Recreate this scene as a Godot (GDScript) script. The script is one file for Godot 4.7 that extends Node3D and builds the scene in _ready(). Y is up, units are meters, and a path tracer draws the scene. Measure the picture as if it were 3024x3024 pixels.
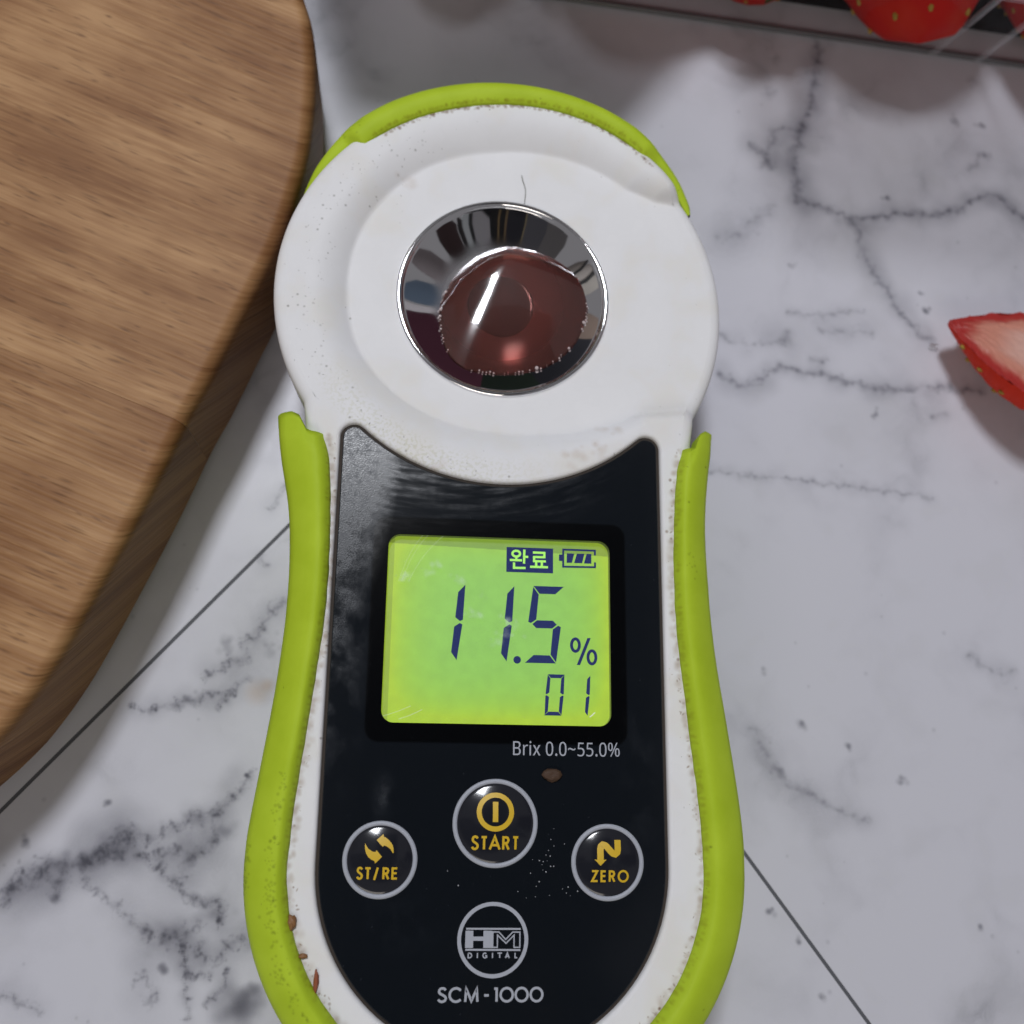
extends Node3D
# A hand-held refractometer on a marble-patterned table, with a cutting board, a strawberry tray and a cut strawberry. All lengths below are in millimetres and turned to metres by MM.
const MM := 0.001
const H := 24.0            # height of the instrument's face above the table
const DISH := Vector2(0.0, -43.84)
const DEEP := 2.4          # depth of the sample dish

class Geo:
	var v := PackedVector3Array()
	var n := PackedVector3Array()
	var uv := PackedVector2Array()
	var col := PackedColorArray()
	var ix := PackedInt32Array()
	var rect := Rect2(-50, -50, 100, 100)
	var paint := Color.WHITE
	func put(p: Vector3, c := Color(-1, 0, 0)) -> void:
		v.append(p * 0.001)
		n.append(Vector3.ZERO)
		uv.append((Vector2(p.x, p.z) - rect.position) / rect.size)
		col.append(paint if c.r < 0.0 else c)
	# rows of points joined to a smooth sheet; ref: a direction it faces, or (from = true) a point it faces away from
	func grid(rows: Array, ref := Vector3.UP, from := false, close := false, cols: Array = [], uvs: Array = []) -> void:
		var base := v.size()
		var w: int = rows[0].size()
		var h: int = rows.size()
		for j in h:
			for i in w:
				put(rows[j][i])
				if cols:
					col[-1] = cols[j][i]
				if uvs:
					uv[-1] = uvs[j][i]
		var t := PackedInt32Array()
		var total := 0.0
		var last := w if close else w - 1
		for j in h - 1:
			for i in last:
				var a := base + j * w + i
				var b := base + j * w + (i + 1) % w
				var c := a + w
				var d := b + w
				t.append_array([a, b, d, a, d, c])
		var fn := PackedVector3Array()
		for k in range(0, t.size(), 3):
			var g := (v[t[k + 1]] - v[t[k]]).cross(v[t[k + 2]] - v[t[k]]) * 1e6
			fn.append(g)
			total += g.dot((v[t[k]] * 1000.0 - ref) if from else ref)
		var s := 1.0 if total >= 0.0 else -1.0
		for k in range(0, t.size(), 3):
			var g := fn[k / 3] * s
			n[t[k]] += g
			n[t[k + 1]] += g
			n[t[k + 2]] += g
			if s > 0.0:
				ix.append_array([t[k], t[k + 2], t[k + 1]])
			else:
				ix.append_array([t[k], t[k + 1], t[k + 2]])
	func poly(pts: PackedVector2Array, y: float, up := true) -> void:
		var t := Geometry2D.triangulate_polygon(pts)
		if t.is_empty():
			push_warning("a polygon of %d points could not be filled" % pts.size())
			return
		var base := v.size()
		for p in pts:
			put(Vector3(p.x, y, p.y))
			n[-1] = Vector3.UP if up else Vector3.DOWN
		for k in range(0, t.size(), 3):
			var a := pts[t[k]]
			var s := (pts[t[k + 1]] - a).cross(pts[t[k + 2]] - a)   # x right, z down: positive is clockwise seen from above
			if (s > 0.0) == up:
				ix.append_array([base + t[k], base + t[k + 1], base + t[k + 2]])
			else:
				ix.append_array([base + t[k], base + t[k + 2], base + t[k + 1]])
	func lathe(profile: Array, c: Vector3, segs := 96, from_axis := true) -> void:
		var rows := []
		for p in profile:
			var row := PackedVector3Array()
			for i in segs:
				var a := TAU * i / segs
				row.append(c + Vector3(p.x * cos(a), p.y, p.x * sin(a)))
			rows.append(row)
		if from_axis:
			grid(rows, c + Vector3(0, (profile[0].y + profile[-1].y) / 2.0, 0), true, true)
		else:
			grid(rows, Vector3.UP, false, true)
	func prism(pts: PackedVector2Array, y0: float, y1: float) -> void:
		poly(pts, y1)
		var a := PackedVector3Array()
		var b := PackedVector3Array()
		var c := Vector2.ZERO
		for p in pts:
			c += p / pts.size()
		for k in pts.size():
			var p := pts[k]
			var q := pts[(k + 1) % pts.size()]
			grid([PackedVector3Array([Vector3(p.x, y1, p.y), Vector3(q.x, y1, q.y)]), PackedVector3Array([Vector3(p.x, y0, p.y), Vector3(q.x, y0, q.y)])], Vector3(c.x, (y0 + y1) / 2, c.y), true)
	func ball(c: Vector3, r: Vector3, segs := 8, rings := 6, turn := Basis.IDENTITY) -> void:
		var rows := []
		for j in rings + 1:
			var row := PackedVector3Array()
			var t := PI * j / rings
			for i in segs:
				var a := TAU * i / segs
				row.append(c + turn * Vector3(r.x * sin(t) * cos(a), r.y * cos(t), r.z * sin(t) * sin(a)))
			rows.append(row)
		grid(rows, c, true, true)
	func mesh(m: Material) -> ArrayMesh:
		for k in n.size():
			n[k] = n[k].normalized() if n[k].length_squared() > 1e-20 else Vector3.UP
		var a := []
		a.resize(Mesh.ARRAY_MAX)
		a[Mesh.ARRAY_VERTEX] = v
		a[Mesh.ARRAY_NORMAL] = n
		a[Mesh.ARRAY_TEX_UV] = uv
		a[Mesh.ARRAY_COLOR] = col
		a[Mesh.ARRAY_INDEX] = ix
		var r := ArrayMesh.new()
		r.add_surface_from_arrays(Mesh.PRIMITIVE_TRIANGLES, a)
		r.surface_set_material(0, m)
		return r

var rng := RandomNumberGenerator.new()
var M := {}

func obj(called: String, g: Geo, m: Material, parent: Node = self, label := "") -> MeshInstance3D:
	var o := MeshInstance3D.new()
	o.name = called
	o.mesh = g.mesh(m)
	parent.add_child(o, true)
	if label:
		o.set_meta("label", label)
	return o

func tag(o: Node, label: String, category: String, group := "") -> void:
	o.set_meta("label", label)
	o.set_meta("category", category)
	if group:
		o.set_meta("group", group)

func thing(called: String, label: String, category: String, group := "") -> Node3D:
	var o := Node3D.new()
	o.name = called
	add_child(o, true)
	tag(o, label, category, group)
	return o

func lin(r: float, g: float, b: float, a := 1.0) -> Color:
	var c := Color(r, g, b).linear_to_srgb()
	c.a = a
	return c

func mat(c: Color, rough := 0.5, metal := 0.0, spec := 0.5) -> StandardMaterial3D:
	var m := StandardMaterial3D.new()
	m.albedo_color = c
	m.roughness = rough
	m.metallic = metal
	m.metallic_specular = spec
	return m

func noise_img(s: int, f: float, w: int, h: int, oct := 4, kind := FastNoiseLite.TYPE_SIMPLEX_SMOOTH) -> PackedByteArray:
	var q := FastNoiseLite.new()
	q.seed = s
	q.noise_type = kind
	q.frequency = f
	q.fractal_octaves = oct
	var im := q.get_image(w, h)
	im.convert(Image.FORMAT_L8)
	return im.get_data()

# noise drawn small and pulled out to w x h, so that it streaks along x
func streak_img(s: int, f: float, w: int, h: int, squeeze: int, oct := 3) -> PackedByteArray:
	var q := FastNoiseLite.new()
	q.seed = s
	q.noise_type = FastNoiseLite.TYPE_SIMPLEX_SMOOTH
	q.frequency = f
	q.fractal_octaves = oct
	var im := q.get_image(w / squeeze, h)
	im.convert(Image.FORMAT_L8)
	im.resize(w, h, Image.INTERPOLATE_CUBIC)
	return im.get_data()

func tex(im: Image) -> ImageTexture:
	return ImageTexture.create_from_image(im)

var brushes := {}
func brush(r: int, c: Color, hard := 0.3, stretch := 1.0, turn := 0.0) -> Image:
	var key := [r, c, hard, stretch, snappedf(turn, 0.1)]
	if brushes.has(key):
		return brushes[key]
	var im := Image.create_empty(2 * r + 1, 2 * r + 1, false, Image.FORMAT_RGBA8)
	for y in 2 * r + 1:
		for x in 2 * r + 1:
			var p := Vector2(x - r, y - r).rotated(-turn)
			p.y *= stretch
			var d := p.length() / (r + 0.5)
			var a := 1.0 - smoothstep(hard, 1.0, d)
			im.set_pixel(x, y, Color(c.r, c.g, c.b, c.a * a))
	brushes[key] = im
	return im

func stamp(im: Image, at: Vector2, b: Image) -> void:
	im.blend_rect(b, Rect2i(Vector2i.ZERO, b.get_size()), Vector2i(at.round()) - b.get_size() / 2)

func pairs(a: Array) -> PackedVector2Array:
	var r := PackedVector2Array()
	for k in range(0, a.size(), 2):
		r.append(Vector2(a[k], a[k + 1]))
	return r

func resample(pts: PackedVector2Array, step: float, closed := false) -> PackedVector2Array:
	var c := Curve2D.new()
	c.bake_interval = step * 0.5
	var m := pts.size()
	for k in m:
		var a := pts[posmod(k - 1, m)] if closed or k > 0 else pts[k]
		var b := pts[(k + 1) % m] if closed or k < m - 1 else pts[k]
		var t := (b - a) / 6.0
		c.add_point(pts[k], -t, t)
	if closed:
		var t := (pts[1] - pts[m - 1]) / 6.0
		c.add_point(pts[0], -t, t)
	var r := PackedVector2Array()
	var len := c.get_baked_length()
	var cnt := maxi(2, roundi(len / step))
	for k in cnt + (0 if closed else 1):
		r.append(c.sample_baked(len * k / cnt, true))
	return r

# outward normals of a closed curve (outward by the sign of its area)
func normals2(p: PackedVector2Array, closed := true) -> PackedVector2Array:
	var area := 0.0
	for k in p.size():
		area += p[k].cross(p[(k + 1) % p.size()])
	var s := 1.0 if area > 0.0 else -1.0
	var r := PackedVector2Array()
	var m := p.size()
	for k in m:
		var a := p[posmod(k - 1, m)] if closed or k > 0 else p[k]
		var b := p[(k + 1) % m] if closed or k < m - 1 else p[k]
		var d := (b - a).normalized()
		r.append(Vector2(d.y, -d.x) * s)
	return r

# a table of (key, value) pairs read with smooth steps between
func look(t: Array, x: float) -> float:
	if x <= t[0][0]:
		return t[0][1]
	for k in range(1, t.size()):
		if x <= t[k][0]:
			var f: float = (x - t[k - 1][0]) / (t[k][0] - t[k - 1][0])
			return lerpf(t[k - 1][1], t[k][1], f)
	return t[-1][1]

# flat print: a line of the given width with mitred corners, laid at the height that up(x, z) gives
func ribbon(g: Geo, pts: PackedVector2Array, width: float, up: Callable, closed := false, lift := 0.0) -> void:
	var m := pts.size()
	var a := PackedVector3Array()
	var b := PackedVector3Array()
	for k in m + (1 if closed else 0):
		var i := k % m
		var p := pts[i]
		var d0 := (p - pts[posmod(i - 1, m)]).normalized() if closed or i > 0 else (pts[i + 1] - p).normalized()
		var d1 := (pts[(i + 1) % m] - p).normalized() if closed or i < m - 1 else d0
		var t := (d0 + d1).normalized()
		var nn := Vector2(t.y, -t.x)
		var s := width / 2.0 / maxf(0.35, nn.dot(Vector2(d0.y, -d0.x)))
		for side in [[a, 1.0], [b, -1.0]]:
			pass
		var l := p + nn * s
		var r := p - nn * s
		a.append(Vector3(l.x, up.call(l.x, l.y) + lift, l.y))
		b.append(Vector3(r.x, up.call(r.x, r.y) + lift, r.y))
	g.grid([a, b])

# more points on long straight strokes, corners kept
func cut(p: PackedVector2Array, step: float) -> PackedVector2Array:
	var r := PackedVector2Array([p[0]])
	for k in range(1, p.size()):
		var n := maxi(1, ceili(p[k].distance_to(p[k - 1]) / step))
		for i in n:
			r.append(p[k - 1].lerp(p[k], (i + 1.0) / n))
	return r

func flat(y: float) -> Callable:
	return func(_x, _z): return y

func arc(cx: float, cy: float, rx: float, ry: float, a0: float, a1: float, cnt := 24) -> PackedVector2Array:
	var r := PackedVector2Array()
	for k in cnt + 1:
		var a := deg_to_rad(lerpf(a0, a1, float(k) / cnt))
		r.append(Vector2(cx + rx * cos(a), cy + ry * sin(a)))
	return r

# letters as strokes in a box one unit wide and high, the top at 0
func glyph(c: String) -> Array:
	match c:
		"S": return [resample(pairs([.9, .16, .74, .05, .5, .02, .25, .07, .12, .22, .18, .36, .4, .45, .65, .53, .86, .63, .93, .77, .8, .91, .52, .98, .22, .94, .03, .82]), 0.08)]
		"T": return [pairs([0, .05, 1, .05]), pairs([.5, .05, .5, 1])]
		"A": return [pairs([0, 1, .5, .02, 1, 1]), pairs([.2, .67, .8, .67])]
		"R": return [pairs([.1, 1, .1, .05, .55, .05, .8, .1, .92, .27, .8, .44, .55, .5, .1, .5]), pairs([.5, .5, .98, 1])]
		"/": return [pairs([0.1, 1.08, .9, -.02])]
		"E": return [pairs([.95, .05, .1, .05, .1, .95, .95, .95]), pairs([.1, .48, .88, .48])]
		"Z": return [pairs([.02, .05, .92, .05, .06, .95, 1, .95])]
		"O": return [arc(.5, .5, .47, .48, 0, 350, 35)]
		"C": return [arc(.55, .5, .52, .48, -42, -318, 30)]
		"M": return [pairs([.04, 1, .1, .06, .5, .93, .9, .06, .96, 1])]
		"-": return [pairs([0, .54, 1, .54])]
		"1": return [pairs([0, .06, .78, .06, .78, 1])]
		"I": return [pairs([.5, 0, .5, 1])]
		"D": return [pairs([.12, .06, .5, .06, .82, .22, .92, .5, .82, .78, .5, .94, .12, .94, .12, .06])]
		"G": return [arc(.5, .5, .44, .46, -40, -330, 24), pairs([.55, .55, .94, .55, .94, .95])]
		"L": return [pairs([.1, 0, .1, .95, .95, .95])]
	return []

# a word whose letters stand at given places: [letter, left, right] each
func word(called: String, letters: Array, top: float, base: float, width: float, up: Callable, m: Material, parent: Node) -> void:
	var g := Geo.new()
	var k := 0
	for l in letters:
		for s in glyph(l[0]):
			var q := PackedVector2Array()
			for p in s:
				q.append(Vector2(lerpf(l[1] + width / 2, l[2] - width / 2, p.x), lerpf(top + width * .3, base - width * .3, p.y)))
			ribbon(g, cut(q, .22) if l[0] != "O" else q, width, up, l[0] == "O", 0.004 * (k % 3))
			k += 1
	obj(called, g, m, parent)

func _ready() -> void:
	rng.seed = 7
	# ---- camera
	var cam := Camera3D.new()
	cam.name = "camera"
	var r0 := Basis(Vector3(1, 0, 0), Vector3(0, 0, -1), Vector3(0, 1, 0))
	cam.transform = Transform3D(r0 * Basis(Vector3.RIGHT, deg_to_rad(14.71)) * Basis(Vector3.UP, deg_to_rad(-5.37)) * Basis(Vector3.BACK, deg_to_rad(2.19)), Vector3(-10.9, H + 126.57, 20.2) * MM)
	cam.near = 0.01
	cam.far = 12.0
	cam.fov = 53.01
	var lens := CameraAttributesPhysical.new()
	lens.frustum_focal_length = 12.0 / tan(deg_to_rad(53.01 / 2.0))
	lens.frustum_near = 0.01
	lens.frustum_far = 12.0
	lens.frustum_focus_distance = 0.126
	lens.exposure_aperture = 16.0
	cam.attributes = lens
	add_child(cam)
	cam.current = true
	# ---- surroundings and light
	var we := WorldEnvironment.new()
	we.name = "environment"
	var env := Environment.new()
	env.background_mode = Environment.BG_COLOR
	env.background_color = lin(0.178, 0.173, 0.18)
	env.tonemap_mode = Environment.TONE_MAPPER_LINEAR
	env.tonemap_exposure = 1.0
	env.sdfgi_enabled = true
	env.ssao_enabled = true
	env.ssil_enabled = true
	we.environment = env
	add_child(we)
	lamp()
	ceiling_lamp()
	materials()
	room()
	table()
	board()
	instrument()
	juice()
	tray()
	slice()
	crumbs()

# a fluorescent tube fitting above and behind the table, left of the middle
func lamp() -> void:
	var root := thing("tube_lamp", "white fluorescent tube lamp hanging above the table, mirrored in the juice drop", "lamp")
	var at := Vector3(-150, 1150, -555)
	var along := Vector3(0.42, 0, -1).normalized()
	root.transform = Transform3D(Basis(along.cross(Vector3.UP), Vector3.UP, -along).orthonormalized(), at * MM)
	var g := Geo.new()
	g.prism(pairs([-80, -165, 80, -165, 80, 165, -80, 165]), 22, 60)
	obj("housing", g, mat(lin(.7, .7, .7), .5), root)
	var e := mat(Color(.9, .9, .9), .4)
	e.emission_enabled = true
	e.emission = Color(0.95, 0.97, 1.0)
	e.emission_energy_multiplier = 2.0
	for s in [-1, 1]:
		var t := Geo.new()
		var rows := []
		for z in [-140.0, 140.0]:
			var row := PackedVector3Array()
			for k in 16:
				row.append(Vector3(s * 42 + 13 * cos(TAU * k / 16), 8 + 13 * sin(TAU * k / 16), z))
			rows.append(row)
		t.grid(rows, Vector3(s * 42, 8, 0), true, true)
		obj("tube", t, e, root)
	var l := AreaLight3D.new()
	l.name = "tube_light"
	l.area_size = Vector2(0.18, 0.25)
	l.area_normalize_energy = true
	l.light_energy = 1.1
	l.light_color = Color(0.965, 0.975, 1.0)
	l.area_range = 6.0
	l.area_attenuation = 2.0
	l.shadow_enabled = true
	l.transform = Transform3D(Basis(Vector3.RIGHT, -PI / 2), Vector3(0, -12, 0) * MM)
	root.add_child(l)

# a broad ceiling lamp behind the viewer's left shoulder
func ceiling_lamp() -> void:
	var root := thing("ceiling_lamp", "square white ceiling lamp behind the viewer, softening the shadows on the table", "lamp")
	root.position = Vector3(-420, 1290, 1750) * MM
	var g := Geo.new()
	g.prism(pairs([-640, -640, 640, -640, 640, 640, -640, 640]), 10, 50)
	obj("housing", g, mat(lin(.7, .7, .7), .5), root)
	var e := mat(Color(.9, .9, .9), .5)
	e.emission_enabled = true
	e.emission = Color(1.0, .97, .93)
	e.emission_energy_multiplier = .2
	g = Geo.new()
	g.prism(pairs([-610, -610, 610, -610, 610, 610, -610, 610]), -8, 9)
	obj("diffuser", g, e, root)
	var l := AreaLight3D.new()
	l.name = "ceiling_light"
	l.area_size = Vector2(1.2, 1.2)
	l.area_normalize_energy = true
	l.light_energy = 1.5
	l.light_color = Color(1.0, .965, .93)
	l.area_range = 6.0
	l.area_attenuation = 2.0
	l.shadow_enabled = true
	l.transform = Transform3D(Basis(Vector3.RIGHT, -PI / 2), Vector3(0, -14, 0) * MM)
	root.add_child(l)

func materials() -> void:
	M.black = mat(lin(.012, .013, .018), .12)
	M.yellow = mat(lin(.62, .40, .012), .45)
	M.grey_print = mat(lin(.36, .38, .43), .5)
	M.chrome = mat(lin(.82, .82, .84), .05, 1.0)
	M.ink = mat(lin(.004, .018, .15), .8, 0, .1)
	M.prism = mat(lin(.012, .008, .010), .35, 0, .2)
	M.dark = mat(lin(.05, .045, .045), .8)
	M.crumb = mat(lin(.055, .026, .012), .7)
	# marble print
	var px := 6.6
	var sz := 1536
	var org := Vector2(-112, -150)
	var im := Image.create_empty(sz, sz, false, Image.FORMAT_RGBA8)
	var a := noise_img(3, 0.0032, sz, sz, 4)
	var b := noise_img(9, 0.012, sz, sz, 3)
	var wn := FastNoiseLite.new()      # smoky veins: folded noise pulled about by a second one
	wn.seed = 12
	wn.noise_type = FastNoiseLite.TYPE_SIMPLEX_SMOOTH
	wn.frequency = .0042
	wn.fractal_type = FastNoiseLite.FRACTAL_RIDGED
	wn.fractal_octaves = 4
	wn.fractal_gain = .55
	wn.domain_warp_enabled = true
	wn.domain_warp_amplitude = 60.0
	wn.domain_warp_frequency = .006
	var wi0 := wn.get_image(sz, sz)
	wi0.convert(Image.FORMAT_L8)
	var v := wi0.get_data()
	var d := PackedByteArray()
	d.resize(sz * sz * 4)
	for k in sz * sz:
		var f := a[k] / 255.0
		var h := b[k] / 255.0
		var cl := smoothstep(.52, .85, f) * .55 + smoothstep(.55, .9, h) * .3
		var smoke := pow(v[k] / 255.0, 3.0) * smoothstep(.35, .7, f) + .25 * pow(v[k] / 255.0, 5.0)
		var l := 197.0 - 9.0 * cl - 26.0 * smoke
		d[k * 4] = int(l - 1)
		d[k * 4 + 1] = int(l - 1)
		d[k * 4 + 2] = int(l + 7 - cl * 2)
		d[k * 4 + 3] = 255
	im.set_data(sz, sz, false, Image.FORMAT_RGBA8, d)
	var wob := FastNoiseLite.new()
	wob.frequency = 0.35
	wob.fractal_octaves = 3
	var ink := Color(.30, .30, .335)
	for vein in veins():
		var w: float = vein[0]
		var al: float = vein[1]
		var pts := resample(pairs(vein.slice(2)), 0.15)
		var nn := normals2(pts, false)
		for k in pts.size():
			var q: Vector2 = pts[k]
			var j := Vector2(wob.get_noise_2d(q.x * 1.3, q.y * 1.3), wob.get_noise_2d(q.x * 1.3 + 99, q.y * 1.3)) * (1.0 if q.x < 0.0 else .7)
			var c := (q + j - org) * px
			var gate := smoothstep(-.35, .25, wob.get_noise_2d(q.x * .6 + 300, q.y * .6))
			if k % 6 == 0:
				stamp(im, c + nn[k] * rng.randfn(0, w * px * .6), brush(snappedi(int(w * px * rng.randf_range(.6, 2.6)), 3) + 3, Color(ink, snappedf(al * .14, .01)), 0.0))
			if k % 2 == 0:
				stamp(im, c + nn[k] * rng.randfn(0, w * px * .22), brush(int(w * px * rng.randf_range(.2, .6)) + 2, Color(ink, snappedf(al * (.05 + .13 * gate), .01)), 0.0))
		var strands := 9 if pts[0].x < 0.0 else 5
		for t in strands:
			var run := 0.0
			var tone := rng.randf_range(.35, 1.0)
			for k in pts.size():
				var q: Vector2 = pts[k]
				var j := Vector2(wob.get_noise_2d(q.x * 1.3, q.y * 1.3), wob.get_noise_2d(q.x * 1.3 + 99, q.y * 1.3)) * (1.0 if q.x < 0.0 else .7)
				run = w * (.75 if t > 1 else .2) * wob.get_noise_2d(k * .16, t * 57.0) * 1.6 + .16 * wob.get_noise_2d(k * .3, t * 31.0)
				var g := smoothstep(-.15, .3, wob.get_noise_2d(k * .10 + 900.0, t * 83.0)) if t > 0 else .4 + .6 * smoothstep(-.3, .2, wob.get_noise_2d(k * .12, 5.0))
				if g > .05:
					var soft := 1 if q.x < 0.0 else 2
					stamp(im, (q + j + nn[k] * run - org) * px, brush(soft + (1 if rng.randf() < .35 * w - .2 else 0), Color(ink * .95, snappedf(al * tone * g * (.36 if q.x < 0.0 else .12), .02)), 0.0))
	var dots := spots()
	for k in range(0, dots.size(), 4):
		var c := (Vector2(dots[k], dots[k + 1]) - org) * px
		var r: float = dots[k + 2] * px
		for t in int(4 + r):
			stamp(im, c + Vector2(rng.randfn(0, r * .45), rng.randfn(0, r * .4)), brush(int(r * rng.randf_range(.15, .6)) + 2, Color(ink, snappedf(dots[k + 3] * (.35 if r < 8 else .2), .02)), 0.0))
	for k in 260:   # fine flecks of the print
		stamp(im, Vector2(rng.randf_range(0, sz), rng.randf_range(0, sz)), brush(rng.randi_range(1, 3), Color(ink, .14), 0.0))
	stamp(im, (Vector2(-32.3, 8.5) - org) * px, brush(17, Color(.55, .38, .2, .2), 0.0))
	stamp(im, (Vector2(-31.0, 7.4) - org) * px, brush(9, Color(.55, .38, .2, .2), 0.0))
	M.marble = mat(Color.WHITE, .36, 0, .42)
	M.marble.albedo_texture = tex(im)
	M.marble_rect = Rect2(org, Vector2(sz, sz) / px)
	M.joint = mat(lin(.085, .087, .10), .7)
	# wood
	var ww := 1536
	var s1 := streak_img(4, 0.013, ww, ww, 16, 4)
	var s2 := streak_img(5, 0.11, ww, ww, 24, 2)
	var s3 := noise_img(6, 0.0035, ww, ww, 4)
	var wd := PackedByteArray()
	wd.resize(ww * ww * 4)
	var c0 := Vector3(127, 87, 52)
	var c1 := Vector3(174, 135, 94)
	for k in ww * ww:
		var f := clampf(.5 + (s1[k] / 255.0 - .5) * .9 + (s2[k] / 255.0 - .5) * .5 + (s3[k] / 255.0 - .5) * .9, 0, 1)
		var c := c0.lerp(c1, f)
		wd[k * 4] = int(c.x)
		wd[k * 4 + 1] = int(c.y)
		wd[k * 4 + 2] = int(c.z)
		wd[k * 4 + 3] = 255
	var wi := Image.create_from_data(ww, ww, false, Image.FORMAT_RGBA8, wd)
	for k in 3400:    # pores: short dark dashes along the grain
		var r := rng.randi_range(8, 34)
		stamp(wi, Vector2(rng.randf_range(0, ww), rng.randf_range(0, ww)), brush(r, Color(.25, .15, .075, snappedf(rng.randf_range(.06, .36), .06)), 0.0, snappedf(r / rng.randf_range(1.2, 3.6), 1.0), snappedf(rng.randf_range(-.07, .07), .035)))
	for k in 420:     # darker and redder flames
		var r := rng.randi_range(40, 110)
		stamp(wi, Vector2(rng.randf_range(0, ww), rng.randf_range(0, ww)), brush(r, Color(.36, .19, .08, .15), 0.0, snappedf(r / 9.0, 2.0), snappedf(rng.randf_range(-.06, .06), .03)))
	for k in 1500:    # pale fibres
		var r := rng.randi_range(10, 46)
		stamp(wi, Vector2(rng.randf_range(0, ww), rng.randf_range(0, ww)), brush(r, Color(.82, .68, .5, .17), 0.1, snappedf(r / 2.0, 1.0), 0.0))
	M.wood = mat(Color.WHITE, .55, 0, .35)
	M.wood.vertex_color_use_as_albedo = true
	M.wood.albedo_texture = tex(wi)
	var hi := Image.create_from_data(ww, ww, false, Image.FORMAT_L8, s2)
	M.wood.heightmap_enabled = true
	M.wood.heightmap_texture = tex(hi)
	M.wood.heightmap_scale = 0.006
	# white plastic with specks of dirt
	M.shell_rect = Rect2(-36, -80, 72, 144)
	M.shell = mat(Color.WHITE, .5, 0, .18)
	M.shell.albedo_texture = tex(shell_dirt())
	# green rubber
	M.rubber = mat(Color.WHITE, .58, 0, .28)
	M.rubber.albedo_texture = tex(rubber_dirt())
	# black face plate, greasy towards its upper left corner
	plate_material()

func shell_dirt() -> Image:
	var w := 1024
	var h := 2048
	var px := w / 72.0
	var org := Vector2(-36, -80)
	var im := Image.create_empty(w, h, false, Image.FORMAT_RGBA8)
	var n1 := noise_img(21, .006, w, h, 4)
	var n2 := noise_img(22, .11, w, h, 2)
	var d := PackedByteArray()
	d.resize(w * h * 4)
	for k in w * h:
		var x := org.x + (k % w) / px
		var y := org.y + (k / w) / px
		var f := n1[k] / 255.0
		var l := 227.0 - 6.0 * f
		var yl := smoothstep(.45, .9, f) * 6.0
		# grime rubbed into the rim between the dish and the face plate, most on the left
		var r := Vector2(x, y + 43.84).length()
		var grime := smoothstep(22.8, 25.0, r) * (1.0 - smoothstep(26.8, 29.0, r)) * smoothstep(-36.0, -22.0, y) * (1.0 - smoothstep(-10.0, 12.0, x)) * smoothstep(.42, .75, n2[k] / 255.0)
		l -= grime * 12.0
		d[k * 4] = int(l)
		d[k * 4 + 1] = int(l - yl * .25)
		d[k * 4 + 2] = int(l - yl - grime * 9.0 + 1.0)
		d[k * 4 + 3] = 255
	im.set_data(w, h, false, Image.FORMAT_RGBA8, d)
	var dirt := Color(.27, .25, .22)
	for k in 190:    # specks
		var p := Vector2(rng.randf_range(-31, 31), rng.randf_range(-76, 52))
		var r := (p - DISH).length()
		if r < 24.0 and rng.randf() < .8:
			continue
		stamp(im, (p - org) * px, brush(rng.randi_range(1, 3), Color(dirt, snappedf(rng.randf_range(.1, .55), .1)), 0.0, rng.randi_range(1, 3), snappedf(rng.randf_range(0, 3), .5)))
	for k in 170:    # more of them on the left of the head and the rim
		var a := deg_to_rad(rng.randf_range(95, 250))
		var p := DISH + Vector2(cos(a), sin(a)) * rng.randfn(26.0, 1.6)
		stamp(im, (p - org) * px, brush(rng.randi_range(1, 3), Color(dirt, snappedf(rng.randf_range(.1, .45), .1)), 0.0, rng.randi_range(1, 3), snappedf(rng.randf_range(0, 3), .5)))
	# brown grime along the rubber
	var brown := Color(.36, .22, .10)
	for side in [-1, 1]:
		var e := resample(bumper_inner(), 0.25)
		for p in e:
			var q := Vector2(p.x * side + .5 - .2 * side, p.y)
			if rng.randf() < .95:
				stamp(im, (q + Vector2(rng.randfn(0, .25), rng.randfn(0, .3)) - org) * px, brush(rng.randi_range(4, 11), Color(brown, .10), 0.0))
			var clump := smoothstep(.45, .75, n1[clampi(int((q.y - org.y) * px), 0, h - 1) * w + clampi(int((q.x - org.x) * px), 0, w - 1)] / 255.0 + (.12 if q.y > 20.0 else 0.0))
			if rng.randf() < .05 + .4 * clump:
				stamp(im, (q + Vector2(-side * absf(rng.randfn(0, .45)), rng.randfn(0, .4)) - org) * px, brush(rng.randi_range(1, 4), Color(brown * .8, snappedf(rng.randf_range(.15, .45), .1)), 0.1, rng.randi_range(1, 3), snappedf(rng.randf_range(0, 3), .5)))
	for k in 260:
		var a := deg_to_rad(rng.randf_range(-128, -45))
		var p := DISH + Vector2(cos(a), sin(a)) * (28.9 + .9 * smoothstep(-110.0, -60.0, rad_to_deg(a)) - absf(rng.randfn(0, .22)))
		stamp(im, (p - org) * px, brush(rng.randi_range(2, 5), Color(brown * .8, .22), 0.0))
	# tan scuffs beside the rim
	for p in [[-9, -18.6], [11, -21.5], [13, -22.5], [14.5, -25.5], [9.5, -20.5], [-14, -61]]:
		for k in 7:
			stamp(im, (Vector2(p[0], p[1]) + Vector2(rng.randfn(0, .9), rng.randfn(0, .5)) - org) * px, brush(rng.randi_range(5, 14), Color(.52, .36, .2, .06), 0.0))
	return im

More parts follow.
